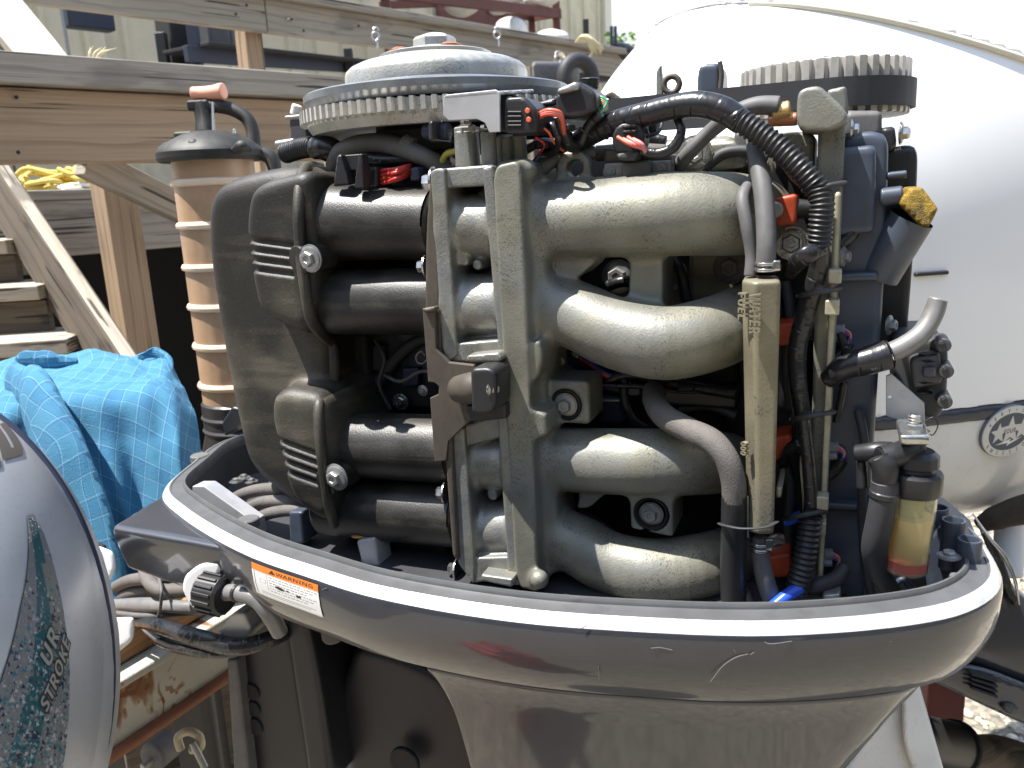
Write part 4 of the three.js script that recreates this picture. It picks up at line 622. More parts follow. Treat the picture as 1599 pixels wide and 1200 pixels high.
// ---- cast intake manifold
{
  const mf = new THREE.Group(); mf.name = 'intake_manifold'; motor.add(mf);
  const run = (pts, r) => sdChain(pts.map(([x, y, n]) => E(x, y, n)), r);
  const k = MP(980, 600, 0);
  const runs = [
    run([[780, 346, 0], [850, 346, 0], [960, 341, 0], [1060, 335, -0.002], [1135, 335, -0.018], [1175, 338, -0.06], [1190, 340, -0.11]], [56 * k, 56.5 * k, 58 * k, 60 * k, 60 * k, 58 * k, 56 * k]),
    run([[780, 474, 0], [845, 477, 0], [900, 493, 0.005], [965, 522, 0.014], [1040, 536, 0.017], [1110, 522, -0.004], [1160, 500, -0.055], [1175, 490, -0.11]], [54 * k, 54 * k, 53 * k, 54 * k, 55 * k, 55 * k, 54 * k, 54 * k]),
    run([[790, 714, 0], [850, 716, 0], [930, 720, 0.002], [1020, 722, 0.002], [1085, 722, -0.016], [1130, 722, -0.06], [1140, 722, -0.11]], [52 * k, 52 * k, 53 * k, 53 * k, 52 * k, 50 * k, 50 * k]),
    run([[795, 836, 0], [850, 834, 0], [895, 848, 0.002], [950, 878, 0.004], [1020, 893, 0.004], [1090, 886, -0.014], [1135, 872, -0.06], [1145, 865, -0.11]], [50 * k, 50 * k, 50 * k, 51 * k, 53 * k, 53 * k, 52 * k, 52 * k])];
  const bx = (x0, y0, x1, y1, n0, n1, r = 0.004) => { const a = E(x0, y0, n1), c = E(x1, y1, n1); return sdBox(V3((a.x + c.x) / 2, (a.y + c.y) / 2, (n0 + n1) / 2), Math.abs(c.x - a.x) / 2, Math.abs(a.y - c.y) / 2, (n1 - n0) / 2, r); };
  const flange = sdHull(prismPts([[769, 275], [776, 258], [806, 251], [813, 262], [817, 540], [828, 700], [840, 905], [838, 924], [812, 920], [804, 900]], -0.05, 0.05), 0.004);
  const neck = sdHull([...prismPts([[806, 280], [836, 296], [846, 400], [864, 520], [850, 545], [815, 540]], -0.04, 0.028)], 0.012), neck2 = sdHull(prismPts([[822, 670], [854, 690], [862, 780], [878, 880], [868, 900], [838, 905]], -0.04, 0.026), 0.012);
  const spine = sdHull(prismPts([[812, 500], [850, 530], [852, 680], [820, 680]], -0.05, 0.02), 0.006);
  const strut = sdHull(prismPts([[984, 380], [1034, 380], [1036, 400], [1033, 520], [980, 500], [986, 470]], -0.05, 0.004), 0.004);
  const lug = sdHull(prismPts([[866, 300], [870, 250], [882, 236], [908, 236], [921, 252], [924, 300]], -0.025, -0.008), 0.003), web = sdHull(prismPts([[850, 300], [865, 282], [960, 286], [1050, 272], [1100, 290], [1000, 320]], -0.03, -0.008), 0.004);
  const lugH = sdCylN(E(896, 263, -0.008), 13 * k, -0.1, 0.1), p2 = bx(854, 594, 921, 664, -0.04, 0.012), p2c = sdCylN(E(883, 633, 0.012), 26 * k, -0.012, 0.1), p3 = sdHull(prismPts([[983, 774], [1051, 774], [1051, 840], [985, 826]], -0.04, 0.014), 0.004), p3c = sdCylN(E(1017, 804, 0.014), 28 * k, -0.01, 0.1);
  const e1 = sdHull(prismPts([[812, 570], [826, 538], [842, 530], [848, 560], [840, 590], [822, 600]], 0.0, 0.046), 0.004), e2 = sdHull(prismPts([[818, 660], [830, 640], [852, 648], [854, 680], [830, 690]], 0.0, 0.048), 0.004), e3 = run([[842, 905, 0.03], [842, 905, 0.056]], 15 * k), e4 = run([[790, 268, 0.02], [822, 266, 0.03]], 16 * k);
  const web3 = sdHull(prismPts([[855, 390], [935, 395], [930, 410], [905, 432], [860, 425]], -0.03, 0.008), 0.004), web4 = sdHull(prismPts([[905, 770], [945, 772], [920, 795], [900, 795]], -0.03, 0.0), 0.004);
  const f = (x, y, z) => {
    let d = Math.min(runs[0](x, y, z), runs[1](x, y, z), runs[2](x, y, z), runs[3](x, y, z));
    let w = smin(strut(x, y, z), Math.min(neck(x, y, z), neck2(x, y, z)), 0.006); w = Math.min(w, spine(x, y, z), smax(Math.min(lug(x, y, z), web(x, y, z)), -lugH(x, y, z), 0.002), web3(x, y, z), web4(x, y, z));
    w = smin(w, Math.min(p2(x, y, z), p3(x, y, z)), 0.004);
    d = smin(d, w, 0.01); d = smax(d, -Math.min(p2c(x, y, z), p3c(x, y, z)), 0.002);
    return smin(d, smin(flange(x, y, z), Math.min(e1(x, y, z), e2(x, y, z), e3(x, y, z), e4(x, y, z)), 0.006), 0.009);
  };
  const lo = E(760, 960, 0.0), hi = E(1200, 225, 0);
  part(mf, 'runner_casting', sdfMesh(f, V3(lo.x - 0.02, lo.y - 0.015, -0.075), V3(hi.x + 0.02, hi.y + 0.02, 0.066), 0.0026), M.cast, 'champagne painted cast pipes');
  for (const [x, y, n, R] of [[883, 633, -0.012, 25.5], [1017, 803, -0.01, 27.5]]) { part(mf, 'rubber_ring', boxUV(orient(lathe([[18 * k, 0], [R * k, 0], [R * k, 0.022], [(R - 3) * k, 0.025], [18 * k, 0.012], [18 * k, 0]], 36), V3(E(x, y, 0.012).x, E(x, y, 0.012).y, n), NN)), M.black); part(mf, 'washer', cylAt(E(x, y, n + 0.016), NN, (R - 8) * k, 0.006, 32), M.steelDull); bolt(mf, x, y, n + 0.019, 11, NN, M.steelDull, 1.1); }
  bolt(mf, 842, 905, 0.058, 7, NN, M.steelDull, 0.4);
  // throttle bodies: two open pockets between flange plates
  const q = (pts, n0, n1, r = 0.003) => sdHull(prismPts(pts, n0, n1), r);
  const tb = (o) => {
    const g = [q(o.left, -0.05, 0.046), q(o.right, -0.05, 0.047), q(o.top, -0.05, 0.04), q(o.bot, -0.05, 0.044), q(o.back, -0.05, -0.02)], t = o.tubes.map(([x0, y0, x1, y1, r]) => run([[x0, y0, 0.012], [x1, y1, 0.012]], r * k)), bo = o.boss.map(([x, y, r]) => sdCylN(E(x, y, 0.02), r * k, -0.05, 0.032));
    const all = (x, y, z) => { let d = Math.min(...g.map((s) => s(x, y, z))); d = smin(d, Math.min(...t.map((s) => s(x, y, z))), 0.008); return smin(d, Math.min(...bo.map((s) => s(x, y, z))), 0.006); };
    const pts = [...prismPts(o.left, -0.05, 0.05), ...prismPts(o.right, -0.05, 0.05), ...prismPts(o.top, -0.05, 0.05), ...prismPts(o.bot, -0.05, 0.05)]; const [a, b] = boundsOf(pts, 0.01); return sdfMesh(all, a, b, 0.0022, 0.3);
  };
  const t1 = part(mf, 'throttle_body', tb({ left: [[671, 268], [682, 262], [694, 264], [714, 556], [700, 566], [690, 548]], right: [[752, 262], [768, 258], [776, 300], [796, 545], [795, 570], [780, 570]], top: [[680, 264], [770, 257], [770, 290], [690, 294]], bot: [[698, 538], [794, 530], [794, 562], [770, 572], [704, 564]], back: [[680, 270], [775, 265], [790, 560], [700, 560]], tubes: [[690, 354, 770, 354, 50], [700, 476, 780, 476, 50]], boss: [[706, 414, 10], [732, 406, 8], [752, 412, 8]] }), M.castRaw, 'worn grey throttle body, upper pair');
  const t2 = part(mf, 'throttle_body', tb({ left: [[704, 690], [712, 668], [724, 668], [742, 880], [740, 915], [722, 892], [714, 880]], right: [[776, 650], [792, 648], [798, 700], [814, 890], [814, 916], [794, 915]], top: [[712, 668], [780, 648], [794, 650], [794, 680], [722, 700]], bot: [[728, 872], [806, 870], [810, 898], [740, 912]], back: [[712, 680], [795, 660], [810, 905], [730, 900]], tubes: [[720, 720, 795, 720, 48], [730, 822, 800, 822, 47]], boss: [[734, 770, 10], [775, 768, 9]] }), M.castRaw, 'worn grey throttle body, lower pair');
  prism(mf, 'gasket_seam', [[768, 276], [773, 272], [802, 575], [797, 575]], -0.04, 0.0487, M.pit, 0.0006, 0.002); prism(mf, 'gasket_seam', [[792, 660], [797, 660], [816, 905], [811, 905]], -0.04, 0.0487, M.pit, 0.0006, 0.002);
  prism(mf, 'ledge', [[728, 556], [778, 551], [784, 560], [780, 566], [728, 566]], 0.02, 0.062, M.castRaw, 0.002, 0.002); prism(mf, 'foot', [[750, 898], [800, 905], [800, 918], [752, 908]], 0.03, 0.062, M.castRaw, 0.002, 0.002);
  for (const [p, x, y, r] of [[mf, 676, 284, 13], [mf, 664, 416, 10], [mf, 694, 770, 10], [mf, 712, 890, 10]]) bolt(p, x, y, 0.03, r, V3(-1, 0, 0.15), M.steel, 1.2);
  // posts with bolts and the sheet bracket above
  const c1 = E(729, 240, 0.01), kk = MP(729, 240, 0.01);
  const post = (x, y0, y1, r, n) => { const a = E(x, y0, n), b = E(x, y1, n); return part(mf, 'post', boxUV(orient(cyl(r * kk, r * 1.05 * kk, a.y - b.y, 24), V3(a.x, (a.y + b.y) / 2, n), UP), rnd()), M.castRaw); };
  post(728, 205, 262, 19, 0.01); post(762, 205, 260, 12, 0.02); post(783, 215, 258, 17, 0.0); post(808, 212, 262, 14, -0.01); post(775, 214, 260, 8, 0.014);
  part(mf, 'hex_cap', boxUV(orient(cyl(20 * kk, 20 * kk, 11 * kk, 6), E(729, 204, 0.01), UP)), M.steelDull); bolt(mf, 728, 198, 0.01, 9, UP, M.steel, 1.1); bolt(mf, 760, 203, 0.02, 10, UP, M.steel, 0.8);
  const sb = part(mf, 'sheet_bracket', plate([[692, 152], [696, 148], [774, 140], [780, 144], [781, 206], [764, 207], [757, 192], [745, 186], [700, 188], [692, 180]], 0.045, 0.0025, 0.0006), M.sheet, 'bright sheet metal bracket');
  { const a = E(692, 150, 0.045), b = E(778, 142, 0.045), pts = [a, b, b.clone().add(V3(0.012, 0.006, -0.06)), a.clone().add(V3(0.002, 0.008, -0.06))]; part(mf, 'bracket_top', hull([...pts, ...pts.map((p) => p.clone().add(V3(0, -0.0035, 0)))], 0.0005, 0.0022), M.sheet); prism(mf, 'bracket_side', [[778, 142], [795, 150], [795, 208], [780, 206]], -0.02, 0.03, M.black, 0.001, 0.002); }
}
// ---- flywheel
{
  const fw = new THREE.Group(); fw.name = 'flywheel'; motor.add(fw);
  const n0 = -0.12, c = E(684, 150, n0), R = 214 * MP(684, 150, n0), vy = (y, r) => E(684, y, n0 + r).y;
  const S = R / 214, prof = (list) => list.map(([r, y]) => [r * S, vy(y, r * S)]), put = (g, name, m, l) => { g.translate(c.x, 0, n0); return part(fw, name, boxUV(g, rnd()), m, l); };
  const rg = [[60, 180], [150, 176], [170, 190], [196, 188], [203, 172], [203, 146], [150, 143]], L = toCreasedNormals(lathe(prof(rg), 128), 0.5); put(L, 'ring_gear_body', M.fly, 'ring of the starter gear');
  const teeth = [], nT = 88; for (let i = 0; i < nT; i++) { const a = i / nT * 2 * Math.PI, yT = vy(143, R), yB = vy(166, R), g = new THREE.BufferGeometry(), w0 = 0.62 * Math.PI * R / nT, w1 = w0 * 0.6, r0 = 201 * S, r1 = 214 * S, q = [[-w0, yB, r0], [w0, yB, r0], [w0, yT, r0], [-w0, yT, r0], [-w1, yB, r1], [w1, yB, r1], [w1, yT, r1], [-w1, yT, r1]]; g.setAttribute('position', new THREE.Float32BufferAttribute(q.flat(), 3)); g.setIndex([4, 5, 6, 4, 6, 7, 5, 1, 2, 5, 2, 6, 0, 4, 7, 0, 7, 3, 7, 6, 2, 7, 2, 3, 0, 1, 5, 0, 5, 4]); const g2 = g.toNonIndexed(); g2.computeVertexNormals(); g2.rotateY(a); boxUV(g2); teeth.push(g2); }
  const tg = join(teeth); tg.translate(c.x, 0, n0); part(fw, 'ring_gear_teeth', tg, M.gear, 'starter gear teeth');
  put(toCreasedNormals(lathe(prof([[120, 143], [198, 142], [206, 128], [206, 116], [203, 114], [140, 113], [120, 114]]), 128), 0.5), 'rotor_plate', M.rotor, 'bluish grey rotor plate');
  put(toCreasedNormals(lathe(prof([[139, 128], [141, 120], [141, 94], [139, 86], [132, 80], [120, 76.5], [60, 73], [0, 73]]), 96), 0.7), 'dome', M.fly, 'dull grey flywheel dome');
  put(toCreasedNormals(lathe(prof([[86, 76], [87, 69], [84, 68], [0, 67]]), 64), 0.5), 'top_disc', M.fly); put(toCreasedNormals(lathe(prof([[33, 70], [33, 54], [29, 50], [20, 49], [0, 49]]), 6), 0.4), 'centre_nut', M.fly, 'large hexagonal nut');
  for (const [a, r] of [[2.2, 60], [0.75, 62], [4, 60]]) { const g = boltGeo(11 * S, 0.5); g.translate(Math.cos(a) * r * S, vy(68, 0.05), Math.sin(a) * r * S); put(g, 'bolt', M.copper); }
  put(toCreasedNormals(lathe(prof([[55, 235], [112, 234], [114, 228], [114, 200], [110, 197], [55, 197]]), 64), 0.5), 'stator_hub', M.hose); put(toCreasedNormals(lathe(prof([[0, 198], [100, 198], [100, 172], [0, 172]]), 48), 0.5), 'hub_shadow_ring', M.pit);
}
// ---- timing belt and cam pulley
{
  const cp = new THREE.Group(); cp.name = 'cam_pulley'; motor.add(cp);
  const n0 = -0.14, c = E(1286, 120, n0), k = MP(1286, 120, n0), R = 124 * k, yT = E(1286, 90, n0 + R).y, yB = E(1286, 124, n0 + R).y, yB2 = E(1290, 176, n0 + R).y;
  const nT = 40, sh = new THREE.Shape(); for (let i = 0; i < nT; i++) { const a = i / nT * 2 * Math.PI, w = 2 * Math.PI / nT; for (const [t, r] of [[-0.3, 1], [0.12, 1], [0.26, 0.93], [0.56, 0.93]]) { const q = [Math.cos(a + t * w) * R * r, Math.sin(a + t * w) * R * r]; i || t > -0.3 ? sh.lineTo(...q) : sh.moveTo(...q); } } sh.closePath();
  const g = new THREE.ExtrudeGeometry(sh, { depth: yT - yB2, bevelEnabled: true, bevelThickness: 0.001, bevelSize: 0.0008, bevelSegments: 1 }); g.rotateX(-Math.PI / 2); g.translate(c.x, yB2, n0); part(cp, 'toothed_wheel', boxUV(toCreasedNormals(g, 0.4)), M.gear, 'toothed cam wheel');
  const b = boltGeo(15 * k, 1.0); b.translate(c.x - 0.002, yT, n0 + 0.01); part(cp, 'centre_bolt', boxUV(b), M.steelDull); const wsh = cyl(30 * k, 34 * k, 0.006, 30); wsh.translate(c.x, yT + 0.002, n0); part(cp, 'hub', boxUV(wsh), M.gear);
  // belt: round the pulley and back to the crank
  const cx2 = E(700, 170, n0).x, r2 = 0.045, RB = R + 0.002, path = []; for (let i = 0; i <= 40; i++) { const a = -Math.PI / 2 + i / 40 * Math.PI; path.push([c.x + Math.cos(a) * RB, n0 - Math.sin(a) * -RB]); } for (let i = 0; i <= 20; i++) { const a = Math.PI / 2 + i / 20 * Math.PI; path.push([cx2 + Math.cos(a) * r2, n0 + Math.sin(a) * r2]); }
  const t = 0.0035, P = [], I = [], m = path.length; for (let i = 0; i < m; i++) { const a = path[(i + m - 1) % m], d = path[(i + 1) % m], tx = d[0] - a[0], tz = d[1] - a[1], l = Math.hypot(tx, tz), nx = tz / l, nz = -tx / l; for (const [o, y] of [[0, yB2 + 0.004], [t, yB2 + 0.004], [t, yB + 0.0005], [0, yB + 0.0005]]) P.push(path[i][0] + nx * o, y, path[i][1] + nz * o); }
  for (let i = 0; i < m; i++) { const a = i * 4, d = ((i + 1) % m) * 4; for (let j = 0; j < 4; j++) { const j2 = (j + 1) % 4; I.push(a + j, d + j, a + j2, d + j, d + j2, a + j2); } }
  const bg = new THREE.BufferGeometry(); bg.setAttribute('position', new THREE.Float32BufferAttribute(P, 3)); bg.setIndex(I); bg.computeVertexNormals(); part(motor, 'timing_belt', boxUV(toCreasedNormals(bg, 0.6)), M.rubber, 'black toothed rubber timing belt');
  // cam housing tower under the pulley
  prism(motor, 'cam_tower', [[1318, 172], [1378, 172], [1378, 215], [1318, 215]], -0.16, -0.06, M.hose, 0.006, 0.004);
}
// ---- valve cover and parts on the right end
{
  const vc = new THREE.Group(); vc.name = 'valve_cover'; motor.add(vc);
  const L2 = (poly, n0, n1, m, r, nm, l) => prism(vc, nm, poly, n0, n1, m, r, 0.004, l);
  L2([[1312, 215], [1330, 205], [1378, 203], [1391, 216], [1392, 300], [1380, 380], [1378, 560], [1360, 660], [1350, 960], [1270, 960], [1290, 500]], -0.16, -0.035, M.cover, 0.01, 'cover', 'blue-grey painted cover');
  L2([[1300, 232], [1370, 225], [1372, 290], [1366, 365], [1300, 372]], -0.1, -0.022, M.cover, 0.008, 'cover_bulge'); L2([[1290, 428], [1372, 425], [1372, 440], [1290, 442]], -0.06, -0.026, M.cover, 0.004, 'cover_rib'); L2([[1280, 785], [1352, 790], [1352, 802], [1280, 798]], -0.06, -0.024, M.cover, 0.004, 'cover_rib');
  L2([[1370, 235], [1410, 224], [1428, 224], [1436, 234], [1436, 290], [1428, 300], [1424, 420], [1416, 540], [1360, 560], [1360, 430]], -0.2, -0.08, M.black, 0.008, 'rear_plate', 'black rear plate with ribbed edge');
  L2([[1372, 200], [1398, 196], [1402, 230], [1380, 240]], -0.14, -0.06, M.black, 0.005, 'lug'); bolt(vc, 1408, 208, -0.08, 10, V3(1, 0, 0.2), M.steel, 1.2); bolt(vc, 1331, 203, -0.04, 10, UU, M.steel, 1); bolt(vc, 1318, 401, -0.02, 9, UU.clone().add(V3(0, 0, 0.4)), M.steelDull, 1.1); bolt(vc, 1390, 508, -0.05, 9, UU.clone().add(V3(0, 0, 0.4)), M.steelDull, 1.1);
  hose(vc, 'filler_tube', [[1370, 428, -0.05], [1395, 388, -0.045], [1418, 350, -0.042], [1424, 340, -0.041]], [34, 33, 33, 33], M.cover, { seg: 24, cap: false });
  L2([[1404, 318], [1418, 293], [1440, 292], [1466, 326], [1449, 360], [1438, 354]], -0.075, -0.016, M.yellowCap, 0.002, 'filler_cap', 'dirty yellow filler cap');
  hose(vc, 'spigot', [[1386, 275, -0.04], [1416, 272, -0.04]], 6, M.cover); hose(vc, 'spigot', [[1375, 308, -0.03], [1410, 304, -0.03]], 14, M.cover);
  // fuel pump with elbow pipe
  const fp = new THREE.Group(); fp.name = 'fuel_pump'; motor.add(fp); const F2 = (poly, n0, n1, m, r, nm) => prism(fp, nm, poly, n0, n1, m, r, 0.003);
  F2([[1392, 545], [1400, 530], [1470, 528], [1482, 540], [1484, 600], [1478, 640], [1466, 658], [1400, 640]], -0.12, -0.02, M.darkGrey, 0.008, 'body'); F2([[1420, 560], [1468, 548], [1474, 600], [1426, 610]], -0.03, -0.008, M.darkGrey, 0.006, 'front_face'); F2([[1440, 575], [1462, 574], [1464, 590], [1442, 591]], -0.01, -0.003, M.darkGrey, 0.002, 'boss');
  for (const [x, y] of [[1474, 535], [1478, 575], [1476, 622]]) { part(fp, 'ear', cylAt(E(x - 3, y, -0.02), NN, 0.0058, 0.03), M.darkGrey); bolt(fp, x - 3, y, -0.004, 3, NN, M.darkGrey); }
  for (const y of [556, 566, 600, 616]) F2([[1418, y], [1470, y - 4], [1470, y - 1], [1418, y + 4]], -0.02, -0.0055, M.black, 0.001, 'seam');
  hose(fp, 'sleeve', [[1290, 595, 0.0], [1318, 575, 0.005], [1360, 562, 0.005], [1392, 552, 0.002]], [14, 19, 22, 23], M.loom, { seg: 20 }); hose(fp, 'fuel_hose', [[1380, 555, 0.002], [1410, 542, 0.0], [1440, 520, -0.006], [1458, 490, -0.012], [1466, 466, -0.014]], [16, 15.5, 15, 15, 14], M.hoseSilver, { seg: 20 });
  part(fp, 'sheet_bracket', plate([[1384, 588], [1392, 584], [1444, 630], [1445, 660], [1440, 668], [1384, 650]], -0.006, 0.003, 0.0006, [[1390, 621, 4]]), M.sheet, 'bent sheet metal bracket');
  // water separating filter
  const wf = new THREE.Group(); wf.name = 'fuel_filter'; motor.add(wf);
  const nf = 0.03, k = MP(1420, 760, nf), ax = E(1408, 900, nf).sub(E(1424, 730, nf)).normalize().negate(), top = E(1427, 746, nf), dn = (d) => top.clone().addScaledVector(ax, -d * k);
  const cup = (prof, nm, m, l) => part(wf, nm, boxUV(orient(toCreasedNormals(lathe(prof.map(([r, y]) => [r * k, y * k]), 40), 0.5), top, ax), rnd()), m, l);
  cup([[0, -158], [28, -158], [33, -154], [36, -60], [37.5, 2], [36.5, 2], [34.5, -60], [31.5, -152], [0, -155.5]], 'bowl', phy({ color: lin(0.95, 0.92, 0.72), roughness: 0.15, transmission: 0.9, thickness: 0, ior: 1.45 }), 'translucent plastic bowl');
  cup([[0, -155], [31, -152], [33.8, -62], [0, -62]], 'fuel', phy({ color: lin(0.95, 0.78, 0.42), roughness: 0.15, transmission: 0.6, thickness: 0 }), 'amber fuel'); cup([[0, -61], [18, -61], [20, -15], [18, 0], [0, 0]], 'strainer', phy({ color: lin(0.3, 0.34, 0.2), roughness: 0.5 }), 'dark strainer'); cup([[14, -153], [32.9, -150], [33.6, -134], [32.2, -134], [31.4, -148], [14, -150]], 'float_ring', M.red, 'red float ring');
  cup([[0, 26], [22, 26], [28, 22], [30, 14], [39, 12], [42, 8], [42, -20], [40, -24], [37.6, -24], [37.6, -4], [0, -4]], 'cap_ring', M.black, 'black screw ring'); cup([[0, 45], [26, 45], [34, 38], [35, 22], [0, 22]], 'head', M.black); cup([[0, 70], [13, 70], [14, 44], [0, 44]], 'stem', M.black);
  hose(wf, 'outlet', [[1424, 705, 0.03], [1395, 712, 0.045], [1374, 718, 0.05]], [22, 19, 20], M.black, { seg: 20 }); hose(wf, 'elbow', [[1372, 712, 0.05], [1382, 730, 0.052], [1381, 760, 0.05]], [19, 20, 18], M.black, { seg: 20 }); hose(wf, 'fuel_hose', [[1382, 750, 0.05], [1381, 775, 0.05], [1374, 815, 0.048], [1366, 855, 0.044], [1372, 890, 0.03], [1395, 930, 0.0]], [21, 21, 21, 20, 18, 17], M.rubber, { seg: 20 }); part(wf, 'hose_band', cylAt(E(1381, 772, 0.05), UP.clone().add(V3(0.1, 0, 0)), 22.5 * k, 12 * k), M.black);
  hose(wf, 'sensor', [[1336, 708, 0.03], [1372, 705, 0.035], [1395, 704, 0.03]], [13, 15, 14], M.black, { seg: 18 }); hose(wf, 'sensor_plug', [[1345, 720, 0.03], [1347, 762, 0.03]], [8, 9], M.black); 
  prism(wf, 'mount_clip', [[1404, 680], [1452, 680], [1454, 697], [1406, 697]], 0.005, 0.055, M.steel, 0.004, 0.0022); bolt(wf, 1428, 672, 0.03, 13, UP, M.steel, 0.9, 'nut'); part(wf, 'stud', cylAt(E(1428, 658, 0.03), UP, 8 * k, 22 * k), M.steel); 
  { const c = E(1428, 655, 0.03); for (let i = 0; i < 4; i++) { const t = new THREE.TorusGeometry(8.3 * k, 0.7 * k, 6, 20); t.rotateX(Math.PI / 2); t.translate(c.x, E(1428, 650 + i * 4.5, 0.03).y, c.z); part(wf, 'thread', boxUV(t.toNonIndexed()), M.steelDull); } }
  hose(wf, 'wire_tie', [[1442, 660, 0.0], [1458, 652, 0.0], [1465, 664, 0.0], [1456, 680, 0.0], [1448, 672, 0.0]], 1, M.black, { seg: 6 });
  // blue-grey sockets in the pan
  for (const [x, y, h, n] of [[1464, 792, 60, -0.03], [1490, 812, 80, -0.01], [1515, 842, 80, 0.01]]) { const k2 = MP(x, y, n), p = E(x, y, n), g = toCreasedNormals(lathe([[15 * k2, -h * k2], [18 * k2, -h * k2], [18 * k2, -2 * k2], [17 * k2, 0], [14 * k2, 0], [13.4 * k2, -2 * k2], [13.4 * k2, -h * k2], [15 * k2, -h * k2]], 28), 0.5); g.translate(p.x, p.y, p.z); part(cowl, 'socket', boxUV(g), M.cover); }
  bolt(cowl, 1482, 868, 0.02, 10, UP, M.steelDull); prism(cowl, 'socket_block', [[1440, 850], [1470, 815], [1540, 870], [1530, 930], [1450, 930]], -0.1, -0.015, M.cover, 0.006, 0.005);
  { const p = E(1505, 905, 0.04); part(cowl, 'rubber_pad', rbox(0.02, 0.006, 0.014, 0.003, p), M.hose); }
}
// ---- fuel rail, injectors, loom
{
  const fr = new THREE.Group(); fr.name = 'fuel_rail'; motor.add(fr);
  const Q = (nm, poly, n0, n1, m, r = 0.003, l) => prism(fr, nm, poly, n0, n1, m, r, 0.0025, l);
  Q('rail_bar', [[1278, 175], [1322, 175], [1318, 300], [1306, 480], [1298, 640], [1284, 935], [1262, 935], [1276, 500]], -0.05, -0.01, M.cast, 0.004, 'long pale cast fuel rail'); Q('rail_edge', [[1304, 300], [1314, 300], [1303, 500], [1296, 640], [1284, 925], [1276, 925], [1290, 560]], -0.02, 0.004, M.clip, 0.002);
  Q('head_block', [[1246, 144], [1254, 137], [1280, 133], [1284, 178], [1322, 172], [1326, 182], [1318, 196], [1296, 206], [1250, 205], [1243, 190]], -0.05, 0.012, M.cast, 0.004, 'cast rail end block'); Q('head_horn', [[1292, 140], [1322, 134], [1326, 176], [1290, 178]], -0.05, -0.02, M.cast, 0.003); hose(fr, 'bleed_screw', [[1286, 154, 0.0], [1287, 174, 0.0]], 5.5, M.copper);
  Q('lower_cast', [[1215, 208], [1250, 203], [1274, 210], [1270, 300], [1240, 290], [1212, 250]], -0.1, -0.03, M.cast, 0.006);
  for (const [x, y, w, h] of [[1304, 431, 20, 22], [1300, 479, 21, 24], [1284, 782, 19, 22], [1280, 822, 19, 22]]) { const c = E(x, y, 0.008), k = MP(x, y, 0.008); part(fr, 'rail_clip', rbox(w * k, h * k, 0.016, 0.0016, c), M.clip); }
  for (const [x, y] of [[1310, 290], [1302, 455], [1292, 648], [1280, 803]]) hose(fr, 'cable_tie', [[x - 55, y + 8, -0.01], [x - 42, y + 5, 0.022], [x - 15, y, 0.026], [x + 8, y - 4, 0.006], [x + 10, y - 5, -0.02]], 4, M.rubber, { seg: 8 });
  // injectors with plugs
  for (const [x, y, px, py] of [[1225, 328, 1322, 327], [1222, 522, 1308, 522], [1215, 700, 1298, 705], [1214, 885, 1290, 872]]) {
    const s = y > 340 ? 0.75 : 1, inj = new THREE.Group(); inj.name = 'injector'; motor.add(inj);
    prism(inj, 'holder', [[x - 18, y - 18 * s], [x - 4, y - 20 * s], [x + 20, y - 26 * s], [x + 22, y + 4], [x + 18, y + 24 * s], [x - 14, y + 26 * s]], -0.06, -0.02, M.orange, 0.004, 0.003, 'orange injector holder'); hose(inj, 'body', [[x + 14, y - 2, -0.03], [x + 50, y - 2, -0.03]], [17 * s, 14 * s], M.black);
    hose(inj, 'plug', [[px - 22, py - 4, -0.035], [px + 12, py - 6, -0.035]], 13 * s, M.grayConn, { seg: 8 }); hose(inj, 'plug', [[px - 22, py + 8, -0.03], [px + 10, py + 8, -0.03]], 8 * s, M.grayConn, { seg: 8 });
    for (const [m, o] of [[M.wirePink, 0], [M.wireOrange, 4], [M.wireBlue, 8]]) hose(inj, 'wire', [[px + 10, py - 8 + o, -0.032], [px + 20, py + o * 0.6, -0.03], [px + 16, py + 22, -0.03]], 2.4, m, { seg: 6 });
    hose(inj, 'sleeve', [[px + 20, py + 12, -0.03], [px + 4, py + 42 * s, -0.028], [px - 20, py + 62 * s, -0.025]], [11 * s, 12 * s, 11 * s], M.loom, { seg: 14 });
    if (y < 340) { part(inj, 'screw', cylAt(E(1210, 328, -0.014), NN, 0.007, 0.008), M.steelDull); }
  }
  // main harness: taped section, corrugated conduit, taped again
  const hn = new THREE.Group(); hn.name = 'wiring_harness'; motor.add(hn);
  const H = (nm, pts, r, m, o) => hose(hn, nm, pts, r, m, o);
  H('taped_loom', [[880, 235, -0.03], [920, 212, -0.02], [960, 192, -0.01], [1010, 178, 0.0], [1050, 168, 0.004], [1090, 163, 0.008], [1130, 172, 0.01], [1160, 192, 0.012]], [15, 16, 17, 17, 17, 18, 18, 17], M.loom, { seg: 20, div: 90 });
  const corr = (pts, rp, pitch, nm = 'conduit') => { const P = pts.map((p) => E(...p)), k = MP(...pts[0]); return part(hn, nm, sweep(P, (t, s) => (rp + 1.7 * Math.sin(s / (pitch * k) * 2 * Math.PI)) * k, { seg: 20, div: Math.round(new THREE.CatmullRomCurve3(P).getLength() / k / pitch * 8) }), M.black); };
  corr([[1152, 186, 0.012], [1185, 208, 0.014], [1215, 230, 0.016], [1245, 258, 0.018], [1268, 285, 0.018], [1282, 305, 0.018]], 18, 8.6); corr([[1280, 290, 0.02], [1284, 320, 0.022], [1282, 350, 0.022], [1279, 385, 0.02]], 18, 7.6);
